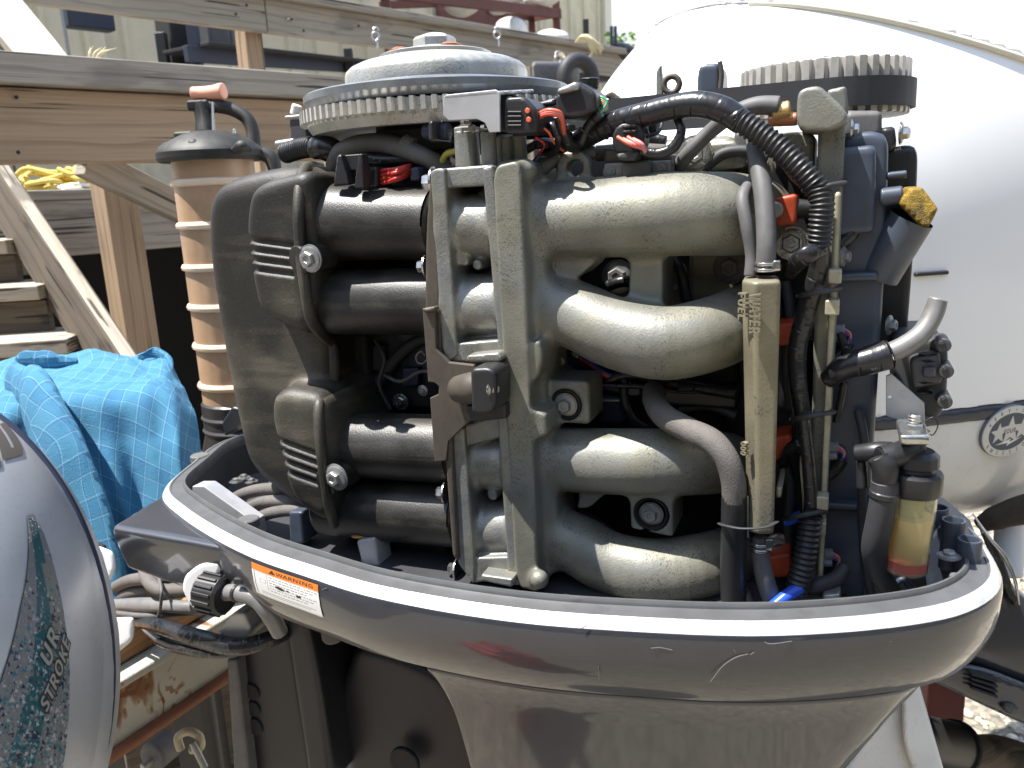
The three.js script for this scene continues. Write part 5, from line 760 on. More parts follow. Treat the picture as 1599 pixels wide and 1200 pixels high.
  H('taped_loom', [[1278, 380, 0.02], [1280, 405, 0.014], [1270, 450, 0.01], [1256, 500, 0.008], [1246, 540, 0.008], [1246, 590, 0.01], [1254, 640, 0.012], [1258, 680, 0.012], [1264, 740, 0.012], [1266, 790, 0.014], [1260, 820, 0.016]], [16, 14, 15, 16, 15, 14, 12, 11, 11, 11, 14], M.loom, { seg: 20, div: 100 });
  corr([[1266, 805, 0.016], [1262, 840, 0.02], [1255, 880, 0.024], [1243, 926, 0.026]], 17, 9); H('loom_branch', [[1288, 390, 0.02], [1262, 398, 0.035], [1245, 410, 0.03], [1232, 432, 0.01]], [9, 15, 14, 9], M.loom, { squash: 0.6 }); H('loom_branch', [[1252, 690, 0.012], [1235, 700, 0.0], [1222, 725, -0.03]], 9, M.loom); H('wire', [[1258, 690, 0.014], [1252, 720, 0.01], [1256, 790, 0.008], [1252, 860, 0.005]], 3, M.clip, { seg: 6 });
  H('blue_sleeve', [[1250, 918, 0.03], [1228, 932, 0.04], [1200, 955, 0.05]], 10, M.wireBlue, { seg: 16 }); prism(hn, 'blue_tab', [[1222, 815], [1248, 802], [1250, 816], [1232, 824], [1224, 824]], -0.03, -0.02, M.wireBlue, 0.002, 0.002); H('grey_tube', [[1320, 885, -0.01], [1305, 905, 0.0], [1275, 915, 0.01], [1262, 920, 0.01]], [10, 12, 12, 10], M.rubber);
  H('blanking_plug', [[1240, 940, 0.0], [1300, 942, 0.0]], 14, M.hose); prism(hn, 'ground_block', [[1284, 930], [1312, 928], [1314, 948], [1288, 950]], -0.01, 0.02, M.steelDull, 0.002, 0.002);
}
// ---- vapour cooler block with raised words, and its hoses
{
  const vb = new THREE.Group(); vb.name = 'cooler_block'; motor.add(vb); const nb = 0.055;
  const Q = (x, y, n) => E(x, y, n), t = 0.008;
  const top = [Q(1156, 436, 0.045), Q(1176, 438, nb + 0.006), Q(1222, 437, nb), Q(1218, 428, 0.015), Q(1162, 428, 0.012)], bot = [Q(1166, 832, 0.045), Q(1182, 838, nb + 0.004), Q(1210, 836, nb), Q(1208, 828, 0.015), Q(1168, 826, 0.012)];
  const core = part(vb, 'block', hull([...top, ...bot], 0.005, 0.0024), M.castGold, 'gold painted block with raised words');
  const font = await new FontLoader().loadAsync('fonts/droid/droid_sans_bold.typeface.json');
  const word = (s, px, py, len, size, n, tilt) => { const g = new TextGeometry(s, { font, size: 1, depth: 0.12, curveSegments: 3, bevelEnabled: true, bevelSize: 0.01, bevelThickness: 0.03, bevelSegments: 1 }); g.computeBoundingBox(); const k = MP(px, py, n), w = g.boundingBox.max.x; g.scale(len * k / w, size * k, 0.022); g.rotateZ(-Math.PI / 2); g.rotateY(tilt); const p = E(px, py, n); g.translate(p.x, p.y, p.z); part(vb, 'raised_lettering', boxUV(g.index ? g.toNonIndexed() : g), M.castGold); };
  word('WATER', 1172, 458, 64, 17, 0.0628, -0.06); word('FUEL', 1157, 455, 44, 15, 0.0545, -0.6); word('000', 1161, 688, 22, 10, 0.0548, -0.6);
  prism(vb, 'tab', [[1212, 760], [1221, 762], [1220, 778], [1212, 779]], 0.0, 0.05, M.castGold, 0.002, 0.002);
  hose(vb, 'hose', [[1195, 425, 0.035], [1197, 380, 0.034], [1192, 300, 0.02], [1180, 240, 0.0], [1176, 215, -0.02]], [15, 15, 15, 13, 12], M.hose, { seg: 20 }); hose(vb, 'hose', [[1172, 432, 0.03], [1174, 400, 0.028], [1166, 350, 0.028], [1160, 310, 0.02], [1172, 285, 0.0], [1190, 262, -0.03]], [10, 10, 10, 10, 9, 9], M.hose, { seg: 18 });
  const clampAt = (x, y, n, r, ax = UP) => { const k = MP(x, y, n), c = E(x, y, n); for (const o of [-5, 4]) { const g = new THREE.TorusGeometry(r * k, 1.8 * k, 8, 30); g.rotateX(Math.PI / 2); g.scale(1, 1.6, 1); g.translate(c.x, c.y + o * k, c.z); part(vb, 'clamp_band', boxUV(g.toNonIndexed()), M.steel); } part(vb, 'clamp_screw', cylAt(c.clone().add(V3(r * k * 0.9, 0, r * k * 0.5)), V3(0.9, 0.1, 0.4), 4 * k, 16 * k, 10), M.steel); prism(vb, 'clamp_tab', [[x + r - 6, y - 9], [x + r + 6, y - 9], [x + r + 6, y + 8], [x + r - 6, y + 8]], n + r * k * 0.4, n + r * k * 0.9, M.steel, 0.001, 0.0016); };
  clampAt(1197, 416, 0.036, 16); clampAt(1187, 852, 0.036, 14);
  hose(vb, 'hose', [[1187, 838, 0.036], [1188, 870, 0.036], [1195, 905, 0.036], [1208, 945, 0.03], [1215, 980, 0.02]], [12, 14, 14.5, 15, 15], M.hose, { seg: 18 });
  // thick sheathed hose with its black sleeve
  hose(vb, 'sheathed_hose', [[1020, 608, -0.03], [1022, 628, -0.005], [1040, 652, 0.02], [1080, 674, 0.035], [1112, 690, 0.045], [1134, 716, 0.05], [1145, 750, 0.05], [1147, 785, 0.048]], [16, 17, 18, 18, 18, 17, 17, 17], M.hoseBrown, { seg: 22 });
  hose(vb, 'black_sleeve', [[1147, 772, 0.048], [1146, 820, 0.046], [1145, 880, 0.042], [1146, 935, 0.036]], [20, 20, 20.5, 21], M.black, { seg: 24, cap: false }); hose(vb, 'cable_tie', [[1124, 818, 0.03], [1135, 822, 0.068], [1160, 826, 0.075], [1195, 824, 0.07], [1214, 815, 0.05]], 4.5, M.rubber, { seg: 8, squash: 0.4 });
  hose(vb, 'grip_clip', [[1168, 775, 0.05], [1168, 840, 0.045]], 2, M.steelDull, { seg: 6 }); hose(vb, 'pipe_stub', [[1150, 925, 0.03], [1160, 960, 0.03]], 22, M.hoseBrown);
  hose(vb, 'brass_fitting', [[1206, 178, -0.02], [1235, 172, -0.02]], 15, M.brass, { seg: 8 }); hose(vb, 'brass_fitting', [[1200, 188, -0.02], [1245, 186, -0.02]], 10, M.copper); hose(vb, 'air_hose', [[1050, 275, -0.05], [1075, 240, -0.03], [1110, 205, -0.03], [1150, 176, -0.02], [1185, 165, -0.018], [1218, 166, -0.018]], [11, 11, 11, 12, 13, 14], M.hose, { seg: 18 });
}
// ---- connectors and wires above the pipes
{
  const el = new THREE.Group(); el.name = 'top_electrics'; motor.add(el);
  const Q = (nm, poly, n0, n1, m = M.black, r = 0.003, l) => prism(el, nm, poly, n0, n1, m, r, 0.0025, l), W = (nm, pts, r, m, o) => hose(el, nm, pts, r, m, o);
  Q('connector', [[788, 152], [818, 150], [822, 168], [838, 170], [838, 208], [790, 210], [786, 190]], 0.0, 0.04, M.black, 0.004); Q('connector', [[866, 150], [902, 126], [906, 142], [930, 144], [932, 172], [900, 186], [868, 186]], -0.03, 0.01, M.black, 0.004); Q('connector_latch', [[868, 140], [900, 126], [905, 140], [870, 148]], -0.01, 0.014, M.steelDull, 0.003); Q('pin_housing', [[838, 160], [868, 152], [868, 164], [838, 170]], -0.02, 0.0, M.black, 0.002);
  for (const y of [155, 162, 170, 176]) W('rib', [[792, y + 20, 0.041], [814, y + 20, 0.041]], 1.6, M.rubber, { seg: 6 });
  for (const [i, m] of [[0, M.wireOrange], [1, M.wirePink], [2, M.wireOrange]].entries()) W('wire', [[840, 178 + i * 3, 0.03], [858, 172 + i * 3, 0.036], [874, 176 + i * 3, 0.034], [880, 195 + i * 4, 0.02], [882, 220, 0.0]], 3.2, m[1], { seg: 8 });
  for (const [x, y] of [[824, 173], [826, 187]]) part(el, 'seal', cylAt(E(x, y, 0.041), NN, 0.0022, 0.003), M.wireOrange);
  W('taped_loom', [[870, 180, 0.02], [882, 210, 0.01], [890, 228, 0.0], [905, 225, -0.01], [920, 196, -0.005], [938, 178, 0.0]], [8, 9, 10, 9, 8, 8], M.loom, { seg: 14 });
  for (const [i, m] of [[0, M.wireGreen], [1, M.wireYellow], [2, M.clip], [3, M.wirePink], [4, M.wireGreen]].entries()) W('wire', [[928, 150 + i * 3, -0.01], [940, 152 + i * 3, -0.005], [948, 160 + i * 3, -0.004], [942, 170 + i, -0.002], [932, 182, 0.0]], 2, m[1], { seg: 6 });
  W('oil_cap', [[921, 140, -0.03], [921, 122, -0.03]], [13, 15], M.black, { seg: 18 });
  Q('connector', [[956, 205], [968, 192], [998, 190], [1006, 204], [1006, 224], [996, 244], [960, 240], [954, 224]], -0.02, 0.005, M.black, 0.004); for (const [i, m] of [[0, M.wireOrange], [1, M.wirePink], [2, M.wireOrange], [3, M.wirePink]].entries()) W('wire', [[964 + i * 8, 214 + (i % 2) * 3, 0.01], [985 + i * 6, 226, 0.014], [1008, 232 + i * 2, 0.01]], 3.2, m[1], { seg: 8 });
  W('taped_loom', [[1000, 234, 0.005], [1025, 240, 0.006], [1052, 230, 0.006], [1064, 205, 0.005], [1058, 185, 0.0]], [7, 8, 8, 7, 7], M.loom, { seg: 14 }); for (const y of [196, 204]) Q('latch', [[970, y], [994, y - 1], [994, y + 4], [970, y + 5]], 0.0, 0.009, M.rubber, 0.001); Q('lever', [[960, 240], [1000, 236], [990, 252], [965, 250]], -0.01, 0.01, M.rubber, 0.002);
  // regulator strap under it, lug plate with two rivets
  Q('strap', [[942, 255], [1048, 250], [1048, 276], [942, 280]], -0.03, -0.012, M.castRaw, 0.002); Q('strap_centre', [[970, 254], [1016, 250], [1016, 278], [970, 280]], -0.03, -0.004, M.hose, 0.003); bolt(el, 952, 268, -0.012, 6, NN, M.castRaw, 0.5); bolt(el, 1033, 263, -0.012, 6, NN, M.castRaw, 0.5); Q('base', [[942, 230], [1000, 236], [1048, 240], [1048, 256], [942, 258]], -0.06, -0.02, M.bracket, 0.004);
  W('fuel_pipe', [[834, 280, -0.02], [850, 262, -0.015], [878, 245, -0.02], [930, 238, -0.03]], 10, M.hose); W('hose', [[930, 240, -0.04], [990, 236, -0.045], [1040, 238, -0.05]], 12, M.hoseBrown); Q('cover_plate', [[1080, 225], [1150, 218], [1165, 240], [1165, 262], [1090, 268]], -0.1, -0.05, M.cast, 0.006); bolt(el, 1085, 240, -0.045, 16, NN, M.castRaw, 0.4); Q('bracket_foot', [[1145, 205], [1172, 205], [1172, 250], [1148, 250]], -0.1, -0.05, M.hose, 0.006);
  // left of the bracket: sensor, hoses, red wires
  W('sensor', [[662, 206, 0.0], [702, 205, 0.0]], [12, 13], M.navy, { seg: 16 }); Q('sensor_flange', [[668, 189], [676, 188], [677, 222], [669, 222]], -0.02, 0.02, M.black, 0.002); W('screw', [[688, 190, 0.0], [692, 186, 0.0]], 5, M.steel);
  W('breather_hose', [[520, 262, -0.04], [530, 240, -0.03], [560, 226, -0.02], [600, 224, -0.015], [640, 236, -0.01], [672, 250, -0.01], [700, 268, -0.02]], [13, 14, 14, 14, 14, 13, 13], M.hose, { seg: 20 }); part(el, 'hose_clip', cylAt(E(637, 229, -0.012), UU.clone().add(V3(0, -0.5, 0)), 0.0105, 0.012), M.hoseBrown);
  const corr2 = [[444, 240, -0.05], [470, 232, -0.045], [495, 230, -0.04], [520, 240, -0.04]].map((p) => E(...p)), ck = MP(470, 232, -0.05); part(el, 'conduit', sweep(corr2, (t, s) => (15 + 1.2 * Math.sin(s / (5 * ck) * 6.283)) * ck, { seg: 18, div: 150 }), M.black); W('rubber_elbow', [[490, 232, -0.04], [515, 232, -0.035], [535, 248, -0.04], [545, 268, -0.05]], [17, 18, 16, 14], M.loom); W('end_ring', [[441, 232, -0.05], [448, 248, -0.05]], 8, M.clip); W('rail_tube', [[432, 226, -0.06], [460, 222, -0.06]], 6, M.steelDull);
  Q('terminal_post', [[450, 186], [476, 186], [482, 222], [452, 222]], -0.09, -0.07, M.darkGrey, 0.004); W('terminal_lug', [[446, 184, -0.07], [468, 182, -0.07]], 3, M.steelDull); W('white_stud', [[464, 164, -0.08], [460, 180, -0.08]], 8, M.foam);
  for (let i = 0; i < 7; i++) W('wire', [[584, 270 + i * 3.4, -0.005], [600, 266 + i * 3.2 + (i % 2) * 4, 0.006], [618, 264 + i * 3, 0.01 + (i % 3) * 0.003], [634, 260 + i * 2.5, 0.004], [642, 258 + i * 2, -0.01]], 3, i % 3 === 1 ? M.orange : M.red, { seg: 8 });
  Q('connector', [[566, 262], [588, 260], [588, 294], [568, 296]], -0.02, 0.012, M.black, 0.003); Q('connector', [[640, 262], [652, 260], [654, 282], [640, 284]], -0.02, 0.012, M.navy, 0.003); W('lower_loom', [[560, 246, -0.02], [600, 250, -0.015], [650, 250, -0.02]], 10, M.loom); Q('dark_tray', [[560, 236], [700, 232], [700, 300], [560, 300]], -0.08, -0.04, M.black, 0.006); W('thin_pipe', [[690, 252, -0.01], [698, 240, -0.005], [712, 236, -0.005]], 5, M.wireYellow, { seg: 8 });
  // loose hoses, taped branches and plugs filling the space below the belt and between the pipes
  for (const [nm, pts, r, m] of [
    ['hose', [[832, 262, -0.05], [870, 226, -0.06], [930, 206, -0.06], [990, 210, -0.06], [1040, 222, -0.06]], 9, M.loom], ['taped_loom', [[820, 235, -0.02], [850, 222, -0.02], [878, 232, -0.015], [888, 205, -0.01]], 7, M.loom], ['taped_loom', [[846, 205, 0.0], [862, 196, 0.012], [872, 214, 0.012], [866, 236, 0.0], [846, 240, -0.02]], 6, M.loom],
    ['wire', [[840, 196, 0.02], [856, 206, 0.02], [866, 224, 0.01], [880, 236, -0.005]], 2, M.wireOrange], ['wire', [[836, 214, 0.02], [850, 226, 0.01], [842, 240, 0.0]], 2, M.red], ['wire', [[905, 200, 0.0], [925, 214, -0.01], [950, 216, -0.02]], 2.5, M.black], ['wire', [[1010, 214, 0.0], [1028, 206, -0.01], [1034, 190, -0.02], [1030, 178, -0.02]], 3, M.black],
    ['hose', [[1100, 262, -0.05], [1130, 240, -0.05], [1165, 236, -0.05], [1200, 246, -0.05]], 9, M.rubber], ['hose', [[560, 232, -0.06], [620, 218, -0.06], [690, 222, -0.06], [720, 240, -0.06]], 10, M.rubber], ['wire', [[700, 236, -0.02], [720, 228, -0.03], [710, 214, -0.03]], 3, M.black], ['taped_loom', [[540, 300, -0.04], [590, 296, -0.04], [650, 300, -0.04]], 8, M.loom],
    ['hose', [[700, 520, -0.06], [640, 540, -0.06], [590, 600, -0.06], [575, 640, -0.06]], 10, M.rubber], ['wire', [[585, 530, -0.045], [600, 560, -0.04], [592, 600, -0.04], [610, 640, -0.045]], 3, M.rubber], ['wire', [[700, 590, -0.05], [660, 580, -0.045], [625, 596, -0.045], [600, 586, -0.05]], 3, M.hose],
    ['hose', [[860, 548, -0.06], [900, 585, -0.05], [960, 606, -0.05], [1040, 612, -0.05]], 6, M.rubber], ['wire', [[880, 575, -0.045], [930, 600, -0.04], [1000, 604, -0.04], [1060, 612, -0.045], [1130, 610, -0.05]], 3, M.loom], ['hose', [[905, 800, -0.06], [940, 820, -0.05], [975, 850, -0.05]], 7, M.rubber], ['hose', [[1060, 640, -0.06], [1110, 634, -0.06], [1150, 650, -0.06]], 8, M.rubber],
    ['hose', [[1228, 440, -0.06], [1236, 500, -0.05], [1230, 560, -0.05], [1236, 640, -0.06]], 9, M.rubber], ['hose', [[1226, 720, -0.06], [1236, 760, -0.05], [1232, 820, -0.05], [1240, 900, -0.05]], 8, M.rubber], ['wire', [[1240, 560, -0.03], [1232, 600, -0.03], [1240, 660, -0.03], [1236, 700, -0.04]], 3, M.loom], ['taped_loom', [[1312, 520, -0.02], [1322, 560, -0.02], [1316, 610, -0.02], [1306, 660, -0.02]], 6, M.loom],
    ['hose', [[1340, 640, -0.03], [1350, 690, -0.02], [1346, 760, -0.02], [1350, 860, -0.02], [1360, 930, -0.02]], 7, M.rubber], ['wire', [[1385, 930, 0.0], [1410, 905, 0.0], [1420, 915, 0.0], [1440, 935, 0.0]], 5, M.navy], ['hose', [[860, 915, -0.01], [900, 930, -0.02], [960, 945, -0.04]], 6, M.rubber], ['hose', [[560, 880, -0.02], [620, 872, -0.02], [700, 880, -0.03]], 9, M.rubber], ['hose', [[600, 862, -0.03], [650, 856, -0.03], [700, 860, -0.03]], 5, M.steelDull]])
    W(nm, pts, r, m, { seg: 12 });
  for (const [x, y, w, h, n, m] of [[846, 226, 22, 14, 0.0, M.black], [905, 214, 16, 12, -0.01, M.black], [1018, 200, 12, 18, -0.01, M.rubber], [1058, 216, 14, 10, 0.004, M.black], [880, 198, 18, 10, 0.018, M.rubber], [640, 590, 26, 30, -0.06, M.navy], [590, 560, 18, 40, -0.06, M.rubber], [990, 612, 20, 14, -0.04, M.rubber], [1070, 608, 26, 10, -0.038, M.black], [650, 880, 30, 22, -0.01, M.black]]) Q('plug_housing', [[x - w / 2, y - h / 2], [x + w / 2, y - h / 2], [x + w / 2, y + h / 2], [x - w / 2, y + h / 2]], n - 0.02, n, m, 0.002);
  // behind the belt: lifting eye and starter motor
  const be = new THREE.Group(); be.name = 'rear_fittings'; motor.add(be); const bq = (nm, poly, n0, n1, m, r) => prism(be, nm, poly, n0, n1, m, r, 0.003);
  bq('lifting_plate', [[1024, 112], [1032, 98], [1036, 150], [1024, 152]], -0.26, -0.25, M.castRaw, 0.002); { const g = new THREE.TorusGeometry(12 * MP(1049, 132, -0.25), 5 * MP(1049, 132, -0.25), 12, 28); const p = E(1049, 132, -0.25); g.translate(p.x, p.y, p.z); part(be, 'rear_eye', boxUV(g.toNonIndexed()), M.bracket); } bq('starter_motor', [[1088, 106], [1092, 99], [1124, 97], [1126, 104], [1124, 160], [1088, 160]], -0.32, -0.25, M.cover, 0.008); hose(be, 'starter_cable', [[1124, 96, -0.25], [1127, 115, -0.25], [1125, 140, -0.25]], 4, M.bracket);
  bq('rear_arm', [[940, 150], [955, 142], [975, 158], [970, 164]], -0.2, -0.19, M.bracket, 0.002);
}
// ================================================================ other things round the motor
// ---- fluid pump with a tan body
{
  const d = 1.5, k = d / FOCAL, t = thing('fluid_pump', 'tan translucent hand fluid pump with ribbed body and orange handle', 'pump');
  const c = at(331, 245, d), bot = at(352, 720, d); t.position.set(c.x, 0, c.z);
  const Y = (y) => at(331 + (y - 245) * 0.1, y, d).y, r = 62 * k, L = (prof, seg = 64) => boxUV(toCreasedNormals(lathe(prof, seg), 0.35), rnd());
  const rings = [284, 350, 416, 480, 545, 612];
  part(t, 'body', L([[0, Y(722)], [r * 0.98, Y(722)], [r, Y(700)], [r, Y(250)], [0, Y(250)]]), M.tan, 'tan translucent cylinder');
  for (const y of rings) part(t, 'ring', L([[r - 0.001, Y(y + 7)], [r + 0.005, Y(y + 4)], [r + 0.006, Y(y)], [r + 0.004, Y(y - 4)], [r - 0.001, Y(y - 6)]]), M.tanRing);
  part(t, 'base', L([[0, Y(770)], [r * 1.2, Y(770)], [r * 1.22, Y(735)], [r * 1.06, Y(700)], [r * 1.06, Y(645)], [r * 1.003, Y(642)], [0, Y(642)]]), M.black); for (const y of [668, 690]) part(t, 'base_rib', L([[r * 1.05, Y(y + 5)], [r * 1.1, Y(y)], [r * 1.05, Y(y - 5)]]), M.rubber);
  const kk = 82 * k;
  const cap = part(t, 'cap', L([[0, Y(252)], [kk * 0.96, Y(252)], [kk, Y(247)], [kk, Y(238)], [kk * 0.97, Y(234)], [kk * 0.8, Y(222)], [kk * 0.5, Y(210)], [kk * 0.3, Y(206)], [0, Y(205)]]), M.capGrey, 'grey domed cap');
  const P = (x, y, dz = 0) => at(x, y, d - dz).sub(t.position);
  part(cap, 'column', sweep([P(320, 210), P(318, 185), P(315, 160)], [0.017, 0.015, 0.017], { seg: 20 }), M.capGrey); part(cap, 'rod', sweep([P(333, 208, 0.01), P(332, 160, 0.01)], 0.003, { seg: 8 }), M.steel); part(cap, 'grip', sweep([P(312, 166), P(340, 166), P(365, 172), P(386, 186), P(394, 205), P(396, 232)], [0.012, 0.012, 0.012, 0.012, 0.012, 0.013], { seg: 16 }), M.capGrey); part(cap, 'saddle', rboxAt(P(312, 165), 0.04, 0.018, 0.03), M.capGrey);
  part(t, 't_handle', sweep([P(299, 147, 0.0), P(312, 146, 0.0), P(330, 145, 0.005), P(350, 142, 0.01)], [0.0125, 0.012, 0.0125, 0.0145], { seg: 24 }), M.handleOrange, 'faded orange plunger handle');
  for (const [x, y] of [[303, 233], [378, 235]]) part(cap, 'vent_bump', sweep([P(x - 16, y, kk * 0.75), P(x, y - 6, kk * 0.8), P(x + 16, y, kk * 0.75)], [0.004, 0.011, 0.004], { seg: 12 }), M.capGrey); part(cap, 'spout', rboxAt(P(290, 215, 0.02), 0.035, 0.02, 0.03), M.capGrey); part(cap, 'stud', sweep([P(366, 212, 0.02), P(366, 202, 0.02)], 0.004, { seg: 8 }), M.steel); part(cap, 'outlet', sweep([P(408, 238), P(424, 248), P(430, 275)], [0.014, 0.014, 0.012], { seg: 14 }), M.capGrey); part(cap, 'lip', sweep([P(248, 236), P(262, 225)], 0.006, { seg: 8 }), M.capGrey);
}
function rboxAt(c, w, h, d) { return rbox(w, h, d, 0.005, c); }
// ---- blue checked shirt draped over a low stand
{
  const rows = [ // pixel rows of the draped cloth with depth, left to right
    [[-60, 585, 1.5], [30, 556, 1.48], [90, 552, 1.46], [140, 548, 1.45], [200, 553, 1.45], [244, 542, 1.42], [262, 556, 1.4]],
    [[-60, 600, 1.4], [22, 572, 1.4], [100, 575, 1.38], [160, 560, 1.38], [210, 560, 1.37], [255, 562, 1.36], [276, 585, 1.36]],
    [[-60, 618, 1.3], [20, 600, 1.3], [85, 595, 1.29], [150, 592, 1.28], [210, 590, 1.28], [262, 592, 1.28], [292, 618, 1.3]],
    [[-60, 640, 1.24], [10, 630, 1.22], [60, 625, 1.23], [120, 615, 1.2], [200, 605, 1.22], [262, 612, 1.22], [304, 642, 1.26]],
    [[-70, 700, 1.2], [20, 690, 1.18], [75, 700, 1.22], [130, 695, 1.17], [205, 690, 1.2], [262, 690, 1.17], [312, 690, 1.24]],
    [[-70, 780, 1.18], [40, 770, 1.15], [105, 775, 1.2], [160, 780, 1.14], [215, 785, 1.19], [270, 780, 1.16], [316, 780, 1.22]],
    [[-60, 870, 1.17], [70, 850, 1.14], [135, 850, 1.18], [175, 860, 1.14], [225, 870, 1.18], [275, 870, 1.16], [318, 870, 1.21]],
    [[-50, 980, 1.16], [90, 960, 1.13], [150, 965, 1.17], [190, 975, 1.13], [235, 980, 1.17], [280, 980, 1.16], [320, 980, 1.2]]];
  const NU = 150, NV = 150, m = rows.map((r) => r.map((q) => V3(...q))), rowC = m.map((r) => new THREE.CatmullRomCurve3(r)), P = [], U = [], I = [];
  for (let j = 0; j <= NV; j++) for (let i = 0; i <= NU; i++) {
    const u = i / NU, v = j / NV, col = new THREE.CatmullRomCurve3(rowC.map((c) => c.getPoint(u))).getPoint(v);
    const hang = sst(0.35, 0.6, v), f = 0.009 * hang * (Math.sin(u * 23 + v * 4 + 3 * Math.sin(v * 3)) + 0.6 * Math.sin(u * 41 - v * 6)) + 0.007 * 0.6 * (1 - hang) * (fbm(u * 6 + 3, v * 9 + 5, 64, 64, 3) - 0.5) * 2 + 0.0015 * (fbm(u * 20, v * 26, 64, 64, 2) - 0.5), w = at(col.x, col.y, col.z - f); w.y += 0.009 * (1 - hang) * (fbm(u * 8 + 9, v * 12, 64, 64, 3) - 0.5) * 2;
    P.push(w.x, w.y, w.z); U.push(u * 0.42 + v * 0.14, v * 0.62 - u * 0.17);
  }
  for (let j = 0; j < NV; j++) for (let i = 0; i < NU; i++) { const a = j * (NU + 1) + i, b = a + NU + 1; I.push(a, b, a + 1, b, b + 1, a + 1); }
  const g = new THREE.BufferGeometry(); g.setAttribute('position', new THREE.Float32BufferAttribute(P, 3)); g.setAttribute('uv', new THREE.Float32BufferAttribute(U, 2)); g.setIndex(I); g.computeVertexNormals();
  const s = thing('checked_shirt', 'blue checked shirt draped over a stand left of the motor', 'shirt'); part(s, 'cloth', g, M.plaid);
  const S = (pts, r, sq = 0.35) => sweep(pts.map(([x, y, d]) => at(x, y, d)), r, { seg: 18, squash: sq });
  const crumple = (q, a) => { const p = q.attributes.position, n = q.attributes.normal; for (let i = 0; i < p.count; i++) { const X = p.getX(i) * 26 + 90, Y = p.getY(i) * 17 + 40, Z = p.getZ(i) * 22 + 80, d = a * (fbm(X + Y * 0.4, Z + Y * 0.5, 512, 512, 3) - 0.5) * 2; p.setXYZ(i, p.getX(i) + n.getX(i) * d, p.getY(i) + n.getY(i) * d, p.getZ(i) + n.getZ(i) * d); } q.computeVertexNormals(); return q; };
  const scaleUV = (q) => { const uv = q.attributes.uv; for (let i = 0; i < uv.count; i++) uv.setXY(i, uv.getX(i), uv.getY(i) * 0.8); return q; };
  const SW = (pts, r, sq, div) => { const g0 = sweep(pts.map(([x, y, d]) => at(x, y, d)), r, { seg: 40, squash: sq, div }); return scaleUV(crumple(g0, 0.009)); };
  part(s, 'sleeve', toCreasedNormals(SW([[20, 590, 1.27], [66, 640, 1.16], [100, 710, 1.13], [130, 780, 1.12], [156, 860, 1.12], [172, 960, 1.13]], [0.03, 0.05, 0.058, 0.052, 0.05, 0.05], 0.38, 90), 1.6), M.plaid, 'sleeve hanging down the front');
  part(s, 'collar', toCreasedNormals(SW([[22, 580, 1.4], [35, 562, 1.39], [75, 566, 1.39], [120, 566, 1.39]], [0.006, 0.014, 0.018, 0.006], 0.5, 50), 1.6), M.plaid, 'turned up collar');
  part(s, 'button_band', toCreasedNormals(SW([[215, 560, 1.37], [242, 552, 1.37], [262, 566, 1.36], [266, 592, 1.33]], [0.006, 0.012, 0.012, 0.006], 0.4, 40), 1.6), M.plaid);
  const st = thing('work_stand', 'dark low stand under the blue shirt', 'stand'); const a = at(170, 700, 1.36); const b = part(st, 'box', rbox(0.28, 1.02, 0.16, 0.02), M.black); b.position.set(a.x, 0.51, a.z); 
}
